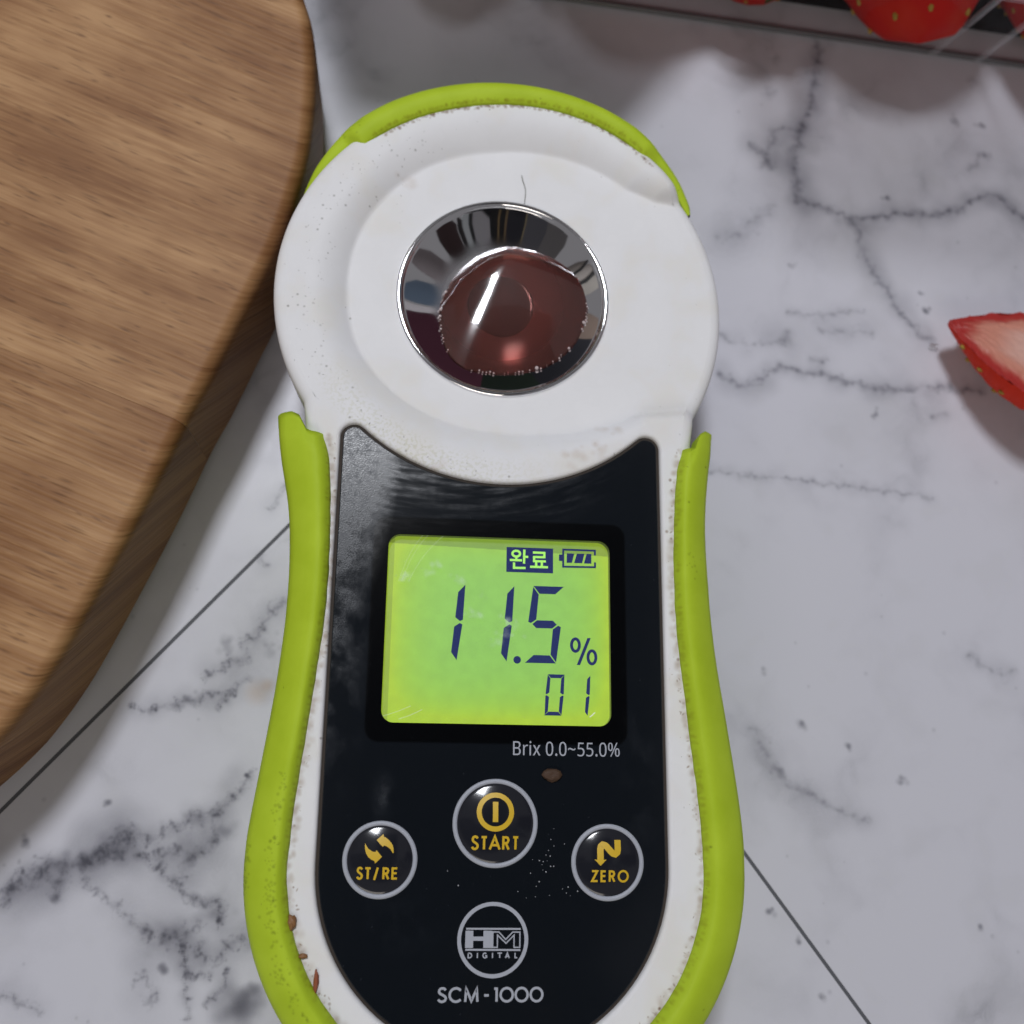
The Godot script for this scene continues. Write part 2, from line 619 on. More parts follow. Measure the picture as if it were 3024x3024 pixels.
func rubber_dirt() -> Image:
	var w := 1024
	var h := 2048
	var px := w / 72.0
	var org := Vector2(-36, -82)
	var n1 := noise_img(31, .01, w, h, 4)
	var d := PackedByteArray()
	d.resize(w * h * 4)
	for k in w * h:
		var f := n1[k] / 255.0 - .5
		d[k * 4] = int(172 + 12 * f)
		d[k * 4 + 1] = int(196 + 12 * f)
		d[k * 4 + 2] = int(46 + 12 * f)
		d[k * 4 + 3] = 255
	var im := Image.create_from_data(w, h, false, Image.FORMAT_RGBA8, d)
	for k in 150:
		stamp(im, Vector2(rng.randf_range(0, w), rng.randf_range(0, h)), brush(rng.randi_range(1, 3), Color(.2, .22, .08, .35), 0.0, rng.randi_range(1, 3), snappedf(rng.randf_range(0, 3), .5)))
	# brown grime where the rubber meets the white shell
	var brown := Color(.34, .24, .05)
	for side in [-1, 1]:
		for p in resample(bumper_inner(), .25):
			var q := Vector2(p.x * side + .5 + .25 * side, p.y)
			if rng.randf() < .7:
				stamp(im, (q + Vector2(rng.randfn(0, .12), rng.randfn(0, .3)) - org) * px, brush(rng.randi_range(2, 6), Color(brown, .10), 0.0))
	for k in 300:
		var a := deg_to_rad(rng.randf_range(-130, -43))
		stamp(im, (DISH + Vector2(cos(a), sin(a)) * (29.2 + .9 * smoothstep(-110.0, -60.0, rad_to_deg(a)) + absf(rng.randfn(0, .15))) - org) * px, brush(rng.randi_range(2, 5), Color(brown, .09), 0.0))
	# dark scuffs
	for l in [[-25.0, 20, -25.6, 27, -25.7, 33, -24.9, 38, -23.2, 42.5, -20.6, 46.6, -17, 50], [-24.6, -65.8, -23.6, -66.6, -22.2, -67.4, -20.4, -68.6], [24.6, -8, 24.5, -6], [-28.6, 27, -29.2, 31, -28.8, 36]]:
		for p in resample(pairs(l), .12):
			if rng.randf() < .16:
				for t in rng.randi_range(2, 6):
					stamp(im, (p + Vector2(rng.randfn(0, .4), rng.randfn(0, .6)) - org) * px, brush(rng.randi_range(1, 4), Color(.16, .18, .05, .15), 0.0))
	return im

func plate_material() -> void:
	var w := 768
	var h := 1280
	M.plate_rect = Rect2(-21, -26, 42, 78)
	var n1 := noise_img(41, .008, w, h, 4)
	var n2 := noise_img(42, .26, w, h, 2)
	var n3 := noise_img(43, .045, w, h, 3)
	var ro := PackedByteArray()
	ro.resize(w * h)
	var al := PackedByteArray()
	al.resize(w * h * 4)
	var hg := PackedByteArray()
	hg.resize(w * h)
	var wipe_n := FastNoiseLite.new()
	wipe_n.seed = 44
	wipe_n.frequency = 1.0
	wipe_n.fractal_octaves = 3
	for k in w * h:
		var x := -21.0 + 42.0 * (k % w) / w
		var z := -26.0 + 78.0 * (k / w) / h
		var f := n1[k] / 255.0
		var fine := n2[k] / 255.0
		var mid := n3[k] / 255.0
		var p := Vector2(x + 6.0, z + 58.0)
		var arcs := .5 + .5 * wipe_n.get_noise_2d(p.angle() * 5.0, p.length() * .9)     # cloth marks run in arcs
		var corner := clampf(1.15 - Vector2((x + 20.5) / 6.8, (z + 25.0) / 25.0).length(), 0, 1)
		var left := clampf(1.0 - (x + 20.5) / 5.0, 0, 1) * (1.0 - smoothstep(4.0, 30.0, z))
		var band := (1.0 - smoothstep(-18.0, -9.0, z)) * (1.0 - smoothstep(2.0, 19.0, x))
		var patch := exp(-Vector2((x + 13.4) / 1.2, (z - 22.3) / 2.4).length_squared()) * .5 + exp(-Vector2((x - 17.5) / 2.0, (z - 20.0) / 9.0).length_squared()) * .3 + exp(-Vector2((x + 11.0) / 5.0, (z - 36.5) / 3.0).length_squared()) * .22
		var g := clampf(corner * 1.1 + left * .75 * smoothstep(.3, .65, f) + band * .42 * smoothstep(.25, .9, arcs) * (.6 + .8 * f) + patch * smoothstep(.3, .7, f), 0, 1)
		var worm := 1.0 - smoothstep(.0, .16, absf(fine - .5))                       # thin dark lines in the grease
		var grease := g * (1.0 - .8 * worm * smoothstep(.1, .7, corner + left * .6)) * (.7 + .6 * (mid - .4))
		ro[k] = int(255 * clampf(.12 + .40 * grease, 0, 1))
		# the window has a blacker printed border
		var bd := (Vector2(absf(x), absf(z - 2.0)) - Vector2(14.3, 12.2))
		var pit := .3 + .7 * smoothstep(1.5, 1.9, Vector2(maxf(bd.x, 0), maxf(bd.y, 0)).length() + minf(maxf(bd.x, bd.y), 0.0))
		al[k * 4] = int(clampf(pit * (18 + 18 * grease), 0, 255))
		al[k * 4 + 1] = int(clampf(pit * (22 + 19 * grease), 0, 255))
		al[k * 4 + 2] = int(clampf(pit * (27 + 22 * grease), 0, 255))
		al[k * 4 + 3] = 255
		hg[k] = int(clampf(128 + 60 * (fine - .5) * g, 0, 255))
	var im := Image.create_from_data(w, h, false, Image.FORMAT_RGBA8, al)
	for k in 90:
		stamp(im, Vector2(rng.randf_range(0, w), rng.randf_range(0, h)), brush(rng.randi_range(1, 2), Color(.5, .5, .52, .22), 0.0))
	M.plate = mat(Color.WHITE, 1.0, 0, .5)
	M.plate.albedo_texture = tex(im)
	M.plate.roughness_texture = tex(Image.create_from_data(w, h, false, Image.FORMAT_L8, ro))
	M.plate.heightmap_enabled = true
	M.plate.heightmap_texture = tex(Image.create_from_data(w, h, false, Image.FORMAT_L8, hg))
	M.plate.heightmap_scale = 0.004

# ---- added sheets in room tones, placed and coloured for the chrome cup to mirror
func room() -> void:
	var root := Node3D.new()
	root.name = "wall"
	root.set_meta("kind", "structure")
	root.set_meta("label", "unseen toned sheets added round the table for the chrome cup to mirror")
	add_child(root)
	# [from bearing, to bearing, distance, bottom, top, colour]: bearing 0 lies to the right, 90 towards the viewer
	for p in [[-172, -158, 620, 500, 1150, lin(.28, .25, .22)], [-156.5, -150, 620, 500, 1100, lin(.30, .27, .24)], [-148, -141, 620, 480, 1000, lin(.26, .24, .21)], [-158, -156.5, 615, 500, 1150, lin(.03, .03, .03)], [-150, -148, 615, 500, 1150, lin(.03, .03, .03)],
			[-137, -119, 900, -200, 900, lin(.10, .075, .06)], [-119, -95.5, 900, -200, 760, lin(.014, .014, .016)], [-95.5, -79.5, 900, -200, 560, lin(.012, .016, .012)], [-79.5, -46, 900, -200, 700, lin(.05, .018, .026)], [-46, -43, 900, -200, 760, lin(.45, .42, .42)],
			[-42, -27, 900, -200, 880, lin(.10, .13, .17)], [-26, -3, 900, -200, 1250, lin(.34, .30, .30)]]:
		var g := Geo.new()
		var a := []
		for y in [p[3], p[4]]:
			var row := PackedVector3Array()
			for k in 7:
				var t := deg_to_rad(lerpf(p[0], p[1], k / 6.0))
				row.append(Vector3(p[2] * cos(t), y, p[2] * sin(t)))
			a.append(row)
		g.grid(a, Vector3(0, 300, 0), true)
		var back := []
		for row in a:
			var r := PackedVector3Array()
			for q in row:
				r.append(Vector3(q.x * 1.03, q.y, q.z * 1.03))
			back.append(r)
		g.grid(back, Vector3(0, 300, 0), true)
		obj("reflection_sheet", g, mat(p[5], .9, 0, .05), root)  # added sheet, toned for the sector of the cup that mirrors it
	var top := Node3D.new()
	top.name = "ceiling"
	top.set_meta("kind", "structure")
	top.set_meta("label", "unseen toned sheets added over the table for the chrome cup to mirror")
	add_child(top)
	var over := Geo.new()
	over.prism(pairs([-140, -480, 360, -480, 360, 260, -140, 260]), 1330, 1350)
	obj("reflection_slab", over, mat(lin(.03, .03, .035), .7), top)  # added dark slab, mirrored in the face plate for phone and person
	# [from bearing, to bearing, lower elevation, upper elevation, colour]
	for p in [[-2, 14, 48, 66, lin(.06, .03, .028)], [14.6, 19, 52, 68, lin(.02, .014, .014)], [19, 25, 55, 71, lin(.75, .8, .78)], [25, 29, 55, 72, lin(.02, .02, .02)], [29, 50, 60, 74, lin(.55, .54, .54)], [50, 62, 62, 78, lin(.008, .008, .008)], [62, 65, 62, 78, lin(.3, .2, .08)], [65, 74, 62, 78, lin(.01, .01, .01)], [74, 78, 62, 79, lin(.25, .17, .08)],
			[78, 112, 62, 79, lin(.022, .022, .03)], [112, 115, 62, 79, lin(.35, .28, .15)], [115, 150, 62, 79, lin(.13, .13, .14)], [150, 176, 58, 76, lin(.22, .21, .20)]]:
		var g := Geo.new()
		var a := []
		for e in [p[2], p[3]]:
			var row := PackedVector3Array()
			var d := 1300.0 / tan(deg_to_rad(e))
			for k in 9:
				var t := deg_to_rad(lerpf(p[0], p[1], k / 8.0))
				row.append(Vector3(d * cos(t), 1300, DISH.y + d * sin(t)))
			a.append(row)
		g.grid(a, Vector3.DOWN)
		var back := []
		for row in a:
			var r := PackedVector3Array()
			for q in row:
				r.append(q + Vector3(0, 20, 0))
			back.append(r)
		g.grid(back, Vector3.UP)
		obj("reflection_strip", g, mat(p[4], .6), top)  # added overhead strip, toned to streak the cup's reflection

# ---- marble-patterned table top in three tiles, with dark joints
func half_plane(p: Vector2, d: Vector2, side: float, gap: float) -> PackedVector2Array:
	var nn := Vector2(-d.y, d.x) * side
	var a := p + nn * gap
	return PackedVector2Array([a - d * 3000, a + d * 3000, a + d * 3000 + nn * 3000, a - d * 3000 + nn * 3000])

func table() -> void:
	var root := Node3D.new()
	root.name = "table_top"
	root.set_meta("kind", "structure")
	root.set_meta("label", "white table top with a grey marble pattern and thin dark joints")
	add_child(root)
	var all := pairs([-700, -560, 700, -560, 700, 560, -700, 560])
	var p1 := Vector2(-48.2, 5.6)
	var d1 := Vector2(35.7, -41.2).normalized()
	var p2 := Vector2(37.9, 29.88)
	var d2 := Vector2(16.8, 22.49).normalized()
	var gap := .27
	var right: PackedVector2Array = Geometry2D.intersect_polygons(all, half_plane(p2, d2, -1, gap))[0]
	var left: PackedVector2Array = Geometry2D.intersect_polygons(all, half_plane(p2, d2, 1, gap))[0]
	var up: PackedVector2Array = Geometry2D.intersect_polygons(left, half_plane(p1, d1, -1, gap))[0]
	var low: PackedVector2Array = Geometry2D.intersect_polygons(left, half_plane(p1, d1, 1, gap))[0]
	for t in [right, up, low]:
		var g := Geo.new()
		g.rect = M.marble_rect
		g.prism(t, -1.5, 0)
		obj("tile", g, M.marble, root)
	var j := Geo.new()
	j.prism(all, -20, -.1)
	obj("joint", j, M.joint, root)

# ---- cutting board: planks glued edge to edge
func board() -> void:
	var root := thing("cutting_board", "round-edged brown wooden cutting board left of the green and white instrument", "cutting board")
	var edge := resample(pairs([-62, -135, -44, -118, -36, -104, -31.4, -91.1, -30.2, -87.0, -29.5, -82.1, -29.2, -77, -29.2, -72.5, -29.4, -67.5, -29.9, -63.8, -30.7, -59.9, -31.6, -55.6, -32.8, -51.1, -33.9, -48.0, -35.3, -44.2, -36.6, -40.9, -37.7, -37.8, -38.8, -34.8, -39.9, -31.8, -41.3, -28.6, -42.6, -25.4, -45.0, -18.5, -47.4, -12.1, -49.4, -7.1, -51.1, -2.9, -52.8, 1.2, -54.6, 5.4, -56.5, 9.2, -58.6, 12.8, -61.0, 16.2, -65.5, 21, -72, 26.5, -84, 33, -100, 38, -120, 41]), 0.8)
	var nn := normals2(edge, false)
	if nn[edge.size() / 2].x < 0:
		for k in nn.size():
			nn[k] = -nn[k]
	var gd := Vector2(23.2, 8.8).normalized()        # along the grain
	var gn := Vector2(-gd.y, gd.x)                   # across it, towards the viewer
	var seam := Vector2(-65.8, -33.7).dot(gn)
	var cuts := [-400.0, seam, seam + 400.0]
	var top := 20.0
	var prof := [[.7, 0.0], [.2, .05], [-.3, .2], [-.8, .55], [-1.15, 1.05], [-1.38, 1.75], [-1.45, 2.6], [-1.45, 16.5], [-.9, 18.2], [.2, 19.4], [1.6, 19.9]]
	for c in 2:
		var g := Geo.new()
		var off: Vector2 = [Vector2(118, 74), Vector2(176, 84)][c]
		var pts := PackedVector2Array()
		var nrm := PackedVector2Array()
		for k in edge.size():
			var t := edge[k].dot(gn)
			if t > cuts[c] + .05 and t < cuts[c + 1] - .05:
				pts.append(edge[k])
				nrm.append(nn[k])
		# points right on the seams
		for k in edge.size() - 1:
			for s in [0, 1]:
				var lim: float = cuts[c + s] + (.012 if s == 0 else -.012)
				var ta := edge[k].dot(gn) - lim
				var tb := edge[k + 1].dot(gn) - lim
				if ta * tb < 0:
					var q := edge[k].lerp(edge[k + 1], ta / (ta - tb))
					if s == 0:
						pts.insert(0, q)
						nrm.insert(0, nn[k])
					else:
						pts.append(q)
						nrm.append(nn[k])
		var rows := []
		var uvs := []
		var cols := []
		for k in pts.size():
			var row := PackedVector3Array()
			var ur := PackedVector2Array()
			var p := pts[k]
			var t := pts[k].dot(gn)
			var dip := .03 * (1.0 - smoothstep(0.0, .25, minf(absf(t - cuts[c]), absf(t - cuts[c + 1]))))
			var inner := p - nrm[k] * .7
			var slide: float = t - inner.dot(gn)   # keep the row on its own line across the grain
			for q in [240.0, 120.0, 60.0, 30.0, 12.0, 4.0]:
				var z: Vector2 = inner + gn * slide * smoothstep(0.0, 20.0, q) - gd * q
				row.append(Vector3(z.x, top - dip, z.y))
			for f in prof:
				var z: Vector2 = p - nrm[k] * f[0]
				row.append(Vector3(z.x, top - f[1] - dip, z.y))
			for m in row.size():
				var z := Vector2(row[m].x, row[m].z)
				ur.append((Vector2(z.dot(gd) - row[m].y * .25, z.dot(gn) + (top - row[m].y) * .9) + off) / 130.0)
			rows.append(row)
			uvs.append(ur)
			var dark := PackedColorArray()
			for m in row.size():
				var d := clampf((m - 7.0) / 4.0, 0, 1)      # side toned darker than the face, its shade put into the colour
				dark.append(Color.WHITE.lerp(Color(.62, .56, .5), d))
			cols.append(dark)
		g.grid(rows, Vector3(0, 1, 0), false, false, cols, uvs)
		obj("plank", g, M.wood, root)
	var base := Geo.new()
	base.prism(pairs([-240, -150, -80, -130, -42, -95, -40, -70, -58, -10, -75, 12, -110, 25, -240, 60]), 0.05, 12.0)
	obj("underside", base, M.wood, root)

# ---- the instrument
# right half of the inner and the outer edge of the rubber skirt, from its upper end to the middle of the bottom
func half_curve(a: Array, r: float) -> PackedVector2Array:
	var p := resample(pairs(a), 0.8)
	for k in range(1, 41):
		var t := deg_to_rad(90.0 * k / 40)
		p.append(Vector2(r * cos(t), 30 + r * sin(t)))
	return p

func bumper_inner() -> PackedVector2Array:
	return half_curve([23.3, -22.4, 22.5, -18.6, 22.0, -12.0, 21.8, -5.0, 21.95, 1.0, 22.45, 6.8, 23.4, 16.2, 24.15, 23.1, 24.5, 30.0], 24.5)

# height of the white face at a point of the head
const FLOOR := [[-180, 21.3], [-160, 21.8], [-141, 22.2], [-118, 22.7], [-95, 22.9], [-78, 23.7], [-60, 24.7], [-46, 25.4], [-38, 27.2], [-32, 30.4], [-27, 36.0], [24, 36.0], [29, 30.0], [40, 24.6], [57, 22.0], [75, 20.2], [94, 19.5], [113, 19.7], [137, 20.5], [160, 21.2], [180, 21.3]]
const SLOPE := [[-180, 4.1], [-140, 3.8], [-118, 4.6], [-95, 4.8], [-70, 4.2], [-40, 3.0], [-30, 3.0], [29, 2.6], [42, 2.0], [57, 3.0], [75, 4.0], [94, 4.7], [113, 4.7], [140, 4.6], [180, 4.1]]
func face(x: float, z: float) -> float:
	var p := Vector2(x, z) - DISH
	var r := p.length()
	if r > 34.0 or (r > 26.5 and p.y > 0 and absf(p.x) < p.y):
		return H
	var a := rad_to_deg(p.angle())
	var f := look(FLOOR, a)
	return H - DEEP * pow(1.0 - clampf((r - f) / (look(SLOPE, a) * 1.12), 0, 1), 2.0)

func outline() -> PackedVector2Array:
	var a := PackedVector2Array()
	for k in 125:
		var t := deg_to_rad(33.0 - (33.0 + 90.0) * k / 124)
		a.append(DISH + 30.9 * Vector2(cos(t), sin(t)))
	var side := resample(pairs([25.9, -27.0, 25.2, -22, 24.6, -17, 24.3, -10, 24.3, 0, 25, 8, 26, 17, 26.7, 24, 27, 30]), 0.8)
	for k in range(1, 41):
		var t := deg_to_rad(90.0 * k / 40)
		side.append(Vector2(27 * cos(t), 30 + 27 * sin(t)))
	side.remove_at(0)
	var half := PackedVector2Array()   # from the bottom middle up the right side to the top middle
	for k in range(side.size() - 1, -1, -1):
		half.append(side[k])
	half.append_array(a)
	var r := half.duplicate()
	for k in range(half.size() - 2, 0, -1):
		r.append(Vector2(-half[k].x, half[k].y))
	return r

# outline of the face plate moved outwards by e
func plate_outline(e: float) -> PackedVector2Array:
	var rho := 1.4
	var cx := 20.5 - rho
	var cz := DISH.y + sqrt((27.4 + rho) ** 2 - cx * cx)
	var top := rad_to_deg(Vector2(cx, cz - DISH.y).angle())
	var p := PackedVector2Array()
	for k in 49:     # hollow top, left to right
		var t := deg_to_rad(lerpf(180.0 - top, top, k / 48.0))
		p.append(DISH + (27.4 - e) * Vector2(cos(t), sin(t)))
	for k in range(1, 15):    # right corner
		var t := deg_to_rad(lerpf(180.0 + top, 360.0, k / 14.0))
		p.append(Vector2(cx, cz) + (rho + e) * Vector2(cos(t), sin(t)))
	for k in range(1, 12):
		p.append(Vector2(20.5 + e, lerpf(cz, 30, k / 12.0)))
	for k in 61:
		var t := PI * k / 60
		p.append(Vector2((20.5 + e) * cos(t), 30 + (20.5 + e) * sin(t)))
	for k in range(1, 12):
		p.append(Vector2(-20.5 - e, lerpf(30, cz, k / 12.0)))
	for k in 14:
		var t := deg_to_rad(lerpf(180.0, 360.0 - top, k / 14.0))
		p.append(Vector2(-cx, cz) + (rho + e) * Vector2(cos(t), sin(t)))
	return p

func at_height(p: PackedVector2Array, y: float) -> PackedVector3Array:
	var r := PackedVector3Array()
	for q in p:
		r.append(Vector3(q.x, y, q.y))
	return r

const PY := H - 0.3        # top of the face plate
const LCD := PY - 1.0

func instrument() -> void:
	var root := thing("refractometer", "handheld refractometer, white with lime green rubber edges and a lit green screen", "refractometer")
	shell(root)
	skirt(root)
	plate(root)
	screen(root)
	keys(root)
	# chrome dish
	var c := Vector3(DISH.x, H - DEEP, DISH.y)
	var g := Geo.new()
	g.lathe([Vector2(14.5, -.3), Vector2(14.47, .1), Vector2(14.36, .3), Vector2(14.15, .4), Vector2(13.95, .38), Vector2(13.75, .25), Vector2(13.62, .02), Vector2(13.5, -.1)], c, 160, false)
	var fit := Transform3D(Basis.IDENTITY.scaled(Vector3.ONE * 1.018), (c * (1.0 - 1.018) + Vector3(.03, 0, -.40)) * MM)
	obj("ring", g, M.chrome, root).transform = fit
	g = Geo.new()
	g.rect = Rect2(-14, DISH.y - 14, 28, 28)
	g.lathe([Vector2(13.5, -.1), Vector2(13.3, -.16), Vector2(12, -.693), Vector2(10, -1.513), Vector2(8.2, -2.251), Vector2(6.5, -2.948), Vector2(5.2, -3.48), Vector2(4.2, -3.89)], c, 200, false)
	# polished at the rim, worn dull round the prism
	var worn := Image.create_empty(256, 256, false, Image.FORMAT_L8)
	for y in 256:
		for x in 256:
			var r := Vector2(x - 127.5, y - 127.5).length() * 28.0 / 256.0
			var v := .045 + .65 * (1.0 - smoothstep(5.0, 10.5, r))
			worn.set_pixel(x, y, Color(v, v, v))
	var cup := mat(lin(.82, .82, .84), 1.0, 1.0)
	cup.roughness_texture = tex(worn)
	obj("sample_cup", g, cup, root).transform = fit
	g = Geo.new()
	g.lathe([Vector2(4.4, -3.78), Vector2(3, -3.78), Vector2(.01, -3.77)], c, 64, false)
	obj("prism_window", g, M.prism, root).transform = fit

func shell(root: Node3D) -> void:
	var g := Geo.new()
	g.rect = M.shell_rect
	# head, as two fans round the dish
	for part in [[138.0, 402.0, 29.3, 265], [42.0, 138.0, 26.3, 97]]:
		var rows := []
		for j in 46:
			var row := PackedVector3Array()
			for i in part[3]:
				var t := deg_to_rad(lerpf(part[0], part[1], float(i) / (part[3] - 1)))
				var r: float = 14.2 + (part[2] - 14.2) * pow(j / 45.0, .8)
				var p: Vector2 = DISH + r * Vector2(cos(t), sin(t))
				row.append(Vector3(p.x, face(p.x, p.y), p.y))
			rows.append(row)
		g.grid(rows)
	# rounded outer edge and walls
	var o := outline()
	var nn := normals2(o)
	var rows := []
	var ins := PackedVector2Array()
	for k in o.size():
		ins.append(o[k] - nn[k] * 1.6)
	for f in [[1.6, 0.0], [1.2, .06], [.8, .22], [.45, .48], [.2, .82], [.05, 1.25], [0.0, 1.8]]:
		var row := PackedVector3Array()
		for k in o.size():
			var p: Vector2 = o[k] - nn[k] * f[0]
			row.append(Vector3(p.x, face(ins[k].x, ins[k].y) - f[1], p.y))
		rows.append(row)
	for f in [[.25, H - 7.0], [.8, H - 14.0], [1.8, 2.0], [3.0, 0.6]]:
		var row := PackedVector3Array()
		for k in o.size():
			var p: Vector2 = o[k] - nn[k] * f[0]
			row.append(Vector3(p.x, f[1], p.y))
		rows.append(row)
	g.grid(rows, Vector3(0, 10, 0), true, true)
	# seat of the face plate: rounded lip and wall
	rows = []
	for f in [[.95, 0.0], [.75, .03], [.58, .12], [.44, .3], [.36, .6], [.34, 1.2]]:
		rows.append(at_height(plate_outline(f[0]), H - f[1]))
	g.grid(rows, Vector3.UP, false, true)
	# flat face between them, in two halves
	var q := plate_outline(.95)
	var mid := 24      # index of the middle of the hollow top
	for s in [1, -1]:
		var p := PackedVector2Array()
		for k in 51:
			var t := deg_to_rad(lerpf(90.0, 42.0, k / 50.0))
			p.append(DISH + 26.3 * Vector2(cos(t), sin(t)))
		var start := Vector2.ZERO
		var on := []
		for k in o.size():
			if o[k].x >= -0.001 and (ins[k] - DISH).length() > 29.32 and ins[k].y > -38:
				on.append(ins[k])
		on.sort_custom(func(a, b): return a.y < b.y if a.y < 30 and b.y < 30 else (Vector2(a.x, a.y - 30).angle() < Vector2(b.x, b.y - 30).angle() if a.y >= 30 and b.y >= 30 else a.y < b.y))
		start = on[0]
		var stop := rad_to_deg((start - DISH).angle())
		for k in 12:
			var t := deg_to_rad(lerpf(42.0, stop, k / 12.0))
			p.append(DISH + 29.3 * Vector2(cos(t), sin(t)))
		for a in on:
			p.append(a)
		# back up along the seat, from the bottom middle to the hollow top
		var seat := []
		var n := q.size()
		var low := 0
		for k in n:
			if q[k].y > q[low].y:
				low = k
		for k in range(low, mid - 1, -1):
			seat.append(q[k])
		for a in seat:
			p.append(a)
		if s < 0:
			for k in p.size():
				p[k].x = -p[k].x
		g.poly(p, H)
	obj("shell", g, M.shell, root)

func skirt(root: Node3D) -> void:
	# U round the handle
	var a := bumper_inner()
	# the rubber sits a little crooked: left and right outer edges differ
	var sides := []
	for e in [[[29.6, -25.6, 28.85, -20.3, 27.3, -12.6, 26.75, -5.8, 26.75, 0.9, 27.1, 6.5, 27.6, 11.8, 28.6, 19.9, 29.4, 26.4, 29.55, 30], 29.55], [[28.2, -25.4, 27.15, -19.1, 26.55, -11.9, 26.75, -3.4, 27.0, 1, 27.5, 6.1, 28.3, 11.8, 29.5, 21, 30.0, 26.6, 30.0, 30], 30.0]]:
		var b0 := half_curve(e[0], e[1])
		var b := PackedVector2Array()
		var cnt := a.size() - 40
		for k in cnt:      # as many points on the straight part of both
			var f := float(k) / (cnt - 1) * (b0.size() - 41)
			b.append(b0[int(f)].lerp(b0[mini(int(f) + 1, b0.size() - 41)], f - int(f)))
		for k in 40:
			b.append(b0[b0.size() - 40 + k])
		for k in b.size():
			b[k].x += .25 * smoothstep(0.0, 5.0, b[k].x)
		sides.append(b)
	sides[0][-1] = Vector2(0, 59.77)
	sides[1][-1] = Vector2(0, 59.77)
	var ia := PackedVector2Array()
	var ib := PackedVector2Array()
	for k in a.size():
		ia.append(Vector2(-a[k].x, a[k].y))
		ib.append(Vector2(-sides[0][k].x, sides[0][k].y))
	for k in range(a.size() - 2, -1, -1):
		ia.append(a[k])
		ib.append(sides[1][k])
	var prof := [[.02, -1.2], [.0, .05], [.04, .5], [.10, 1.0], [.17, 1.38], [.25, 1.52], [.36, 1.38], [.52, .95], [.68, .25], [.82, -.35], [.92, -1.0], [.98, -1.9], [1.0, -3.2], [.99, -12.0], [.93, -21.5], [.8, -23.6], [.3, -23.8]]
	var wav := FastNoiseLite.new()
	wav.frequency = .22
	var rows := []
	var n := ia.size()
	for k in range(-1, n + 1):
		var kk := clampi(k, 0, n - 1)
		var row := PackedVector3Array()
		var near := minf(kk, n - 1 - kk) * .8     # mm from the nearer end
		var sink := 0.9 * (1.0 - smoothstep(0.0, 3.4, near)) + (4.0 if k < 0 or k >= n else 0.0)
		for f in prof:
			var s: float = f[0]
			var p := ia[kk].lerp(ib[kk], s)
			var step := lerpf(0.0, 3.0, smoothstep(.28, .62, s)) - 3.0 * s
			p.y -= step * (1.0 - smoothstep(0.0, 5.0, near))
			var up: float = f[1]
			if up > -2.5:
				up = maxf(up - sink * (1.0 if s > .3 else .55), -5.0)
			row.append(Vector3(p.x + .5 + .10 * wav.get_noise_1d(kk + 50.0 * s) * (1.0 - s), H + up, p.y))
		rows.append(row)
	var g := Geo.new()
	g.rect = Rect2(-36, -82, 72, 144)
	g.grid(rows, Vector3(0, 12, 15), true)
	obj("rubber_edge", g, M.rubber, root)
	# cap over the head
	rows = []
	var cp := [[.03, -1.5], [0.0, .05], [.05, .38], [.14, .62], [.28, .85], [.44, .95], [.6, .78], [.76, .3], [.9, -.5], [.98, -1.5], [1.0, -2.6], [1.0, -9.0], [.97, -18.0], [.9, -23.0]]
	for k in 151:
		var deg := lerpf(-153.5, -30.0, k / 150.0)
		var off := absf(deg + 91.75)
		var over := 1.0 - smoothstep(41.5, 44.0 if deg < -90 else 46.5, off)     # on top of the rim
		var r_in := lerpf(30.75, 28.85 + .9 * smoothstep(-110.0, -60.0, deg), over)
		r_in += .05 * wav.get_noise_1d(deg * 2.0)
		var r_out := look([[0, 33.55], [28, 33.55], [41, 33.3], [53, 32.8], [60, 32.1], [62.5, 31.3]], off)
		var drop := 3.2 * pow(clampf((off - 36.0) / 26.0, 0, 1), 1.3) + (1.0 - over) * .5
		var row := PackedVector3Array()
		var t := deg_to_rad(deg)
		for f in cp:
			var r: float = lerpf(r_in, r_out, f[0])
			var up: float = f[1] * (lerpf(.35, 1.0, over) if f[1] > 0 else 1.0)
			row.append(Vector3(DISH.x + r * cos(t), maxf(H + up - drop, .4), DISH.y + r * sin(t)))
		rows.append(row)
	g = Geo.new()
	g.rect = Rect2(-36, -82, 72, 144)
	g.grid(rows, Vector3(0, 10, -40), true)
	obj("rubber_edge", g, M.rubber, root)

func window_outline(e: float) -> PackedVector2Array:
	var r := 1.5 + e
	var p := PackedVector2Array()
	for c in [[12.55, -8.15, -90.0], [12.55, 12.15, 0.0], [-12.6, 12.15, 90.0], [-12.6, -8.15, 180.0]]:
		for k in 9:
			var t := deg_to_rad(c[2] + 90.0 * k / 8)
			p.append(Vector2(c[0], c[1]) + r * Vector2(cos(t), sin(t)))
	return p

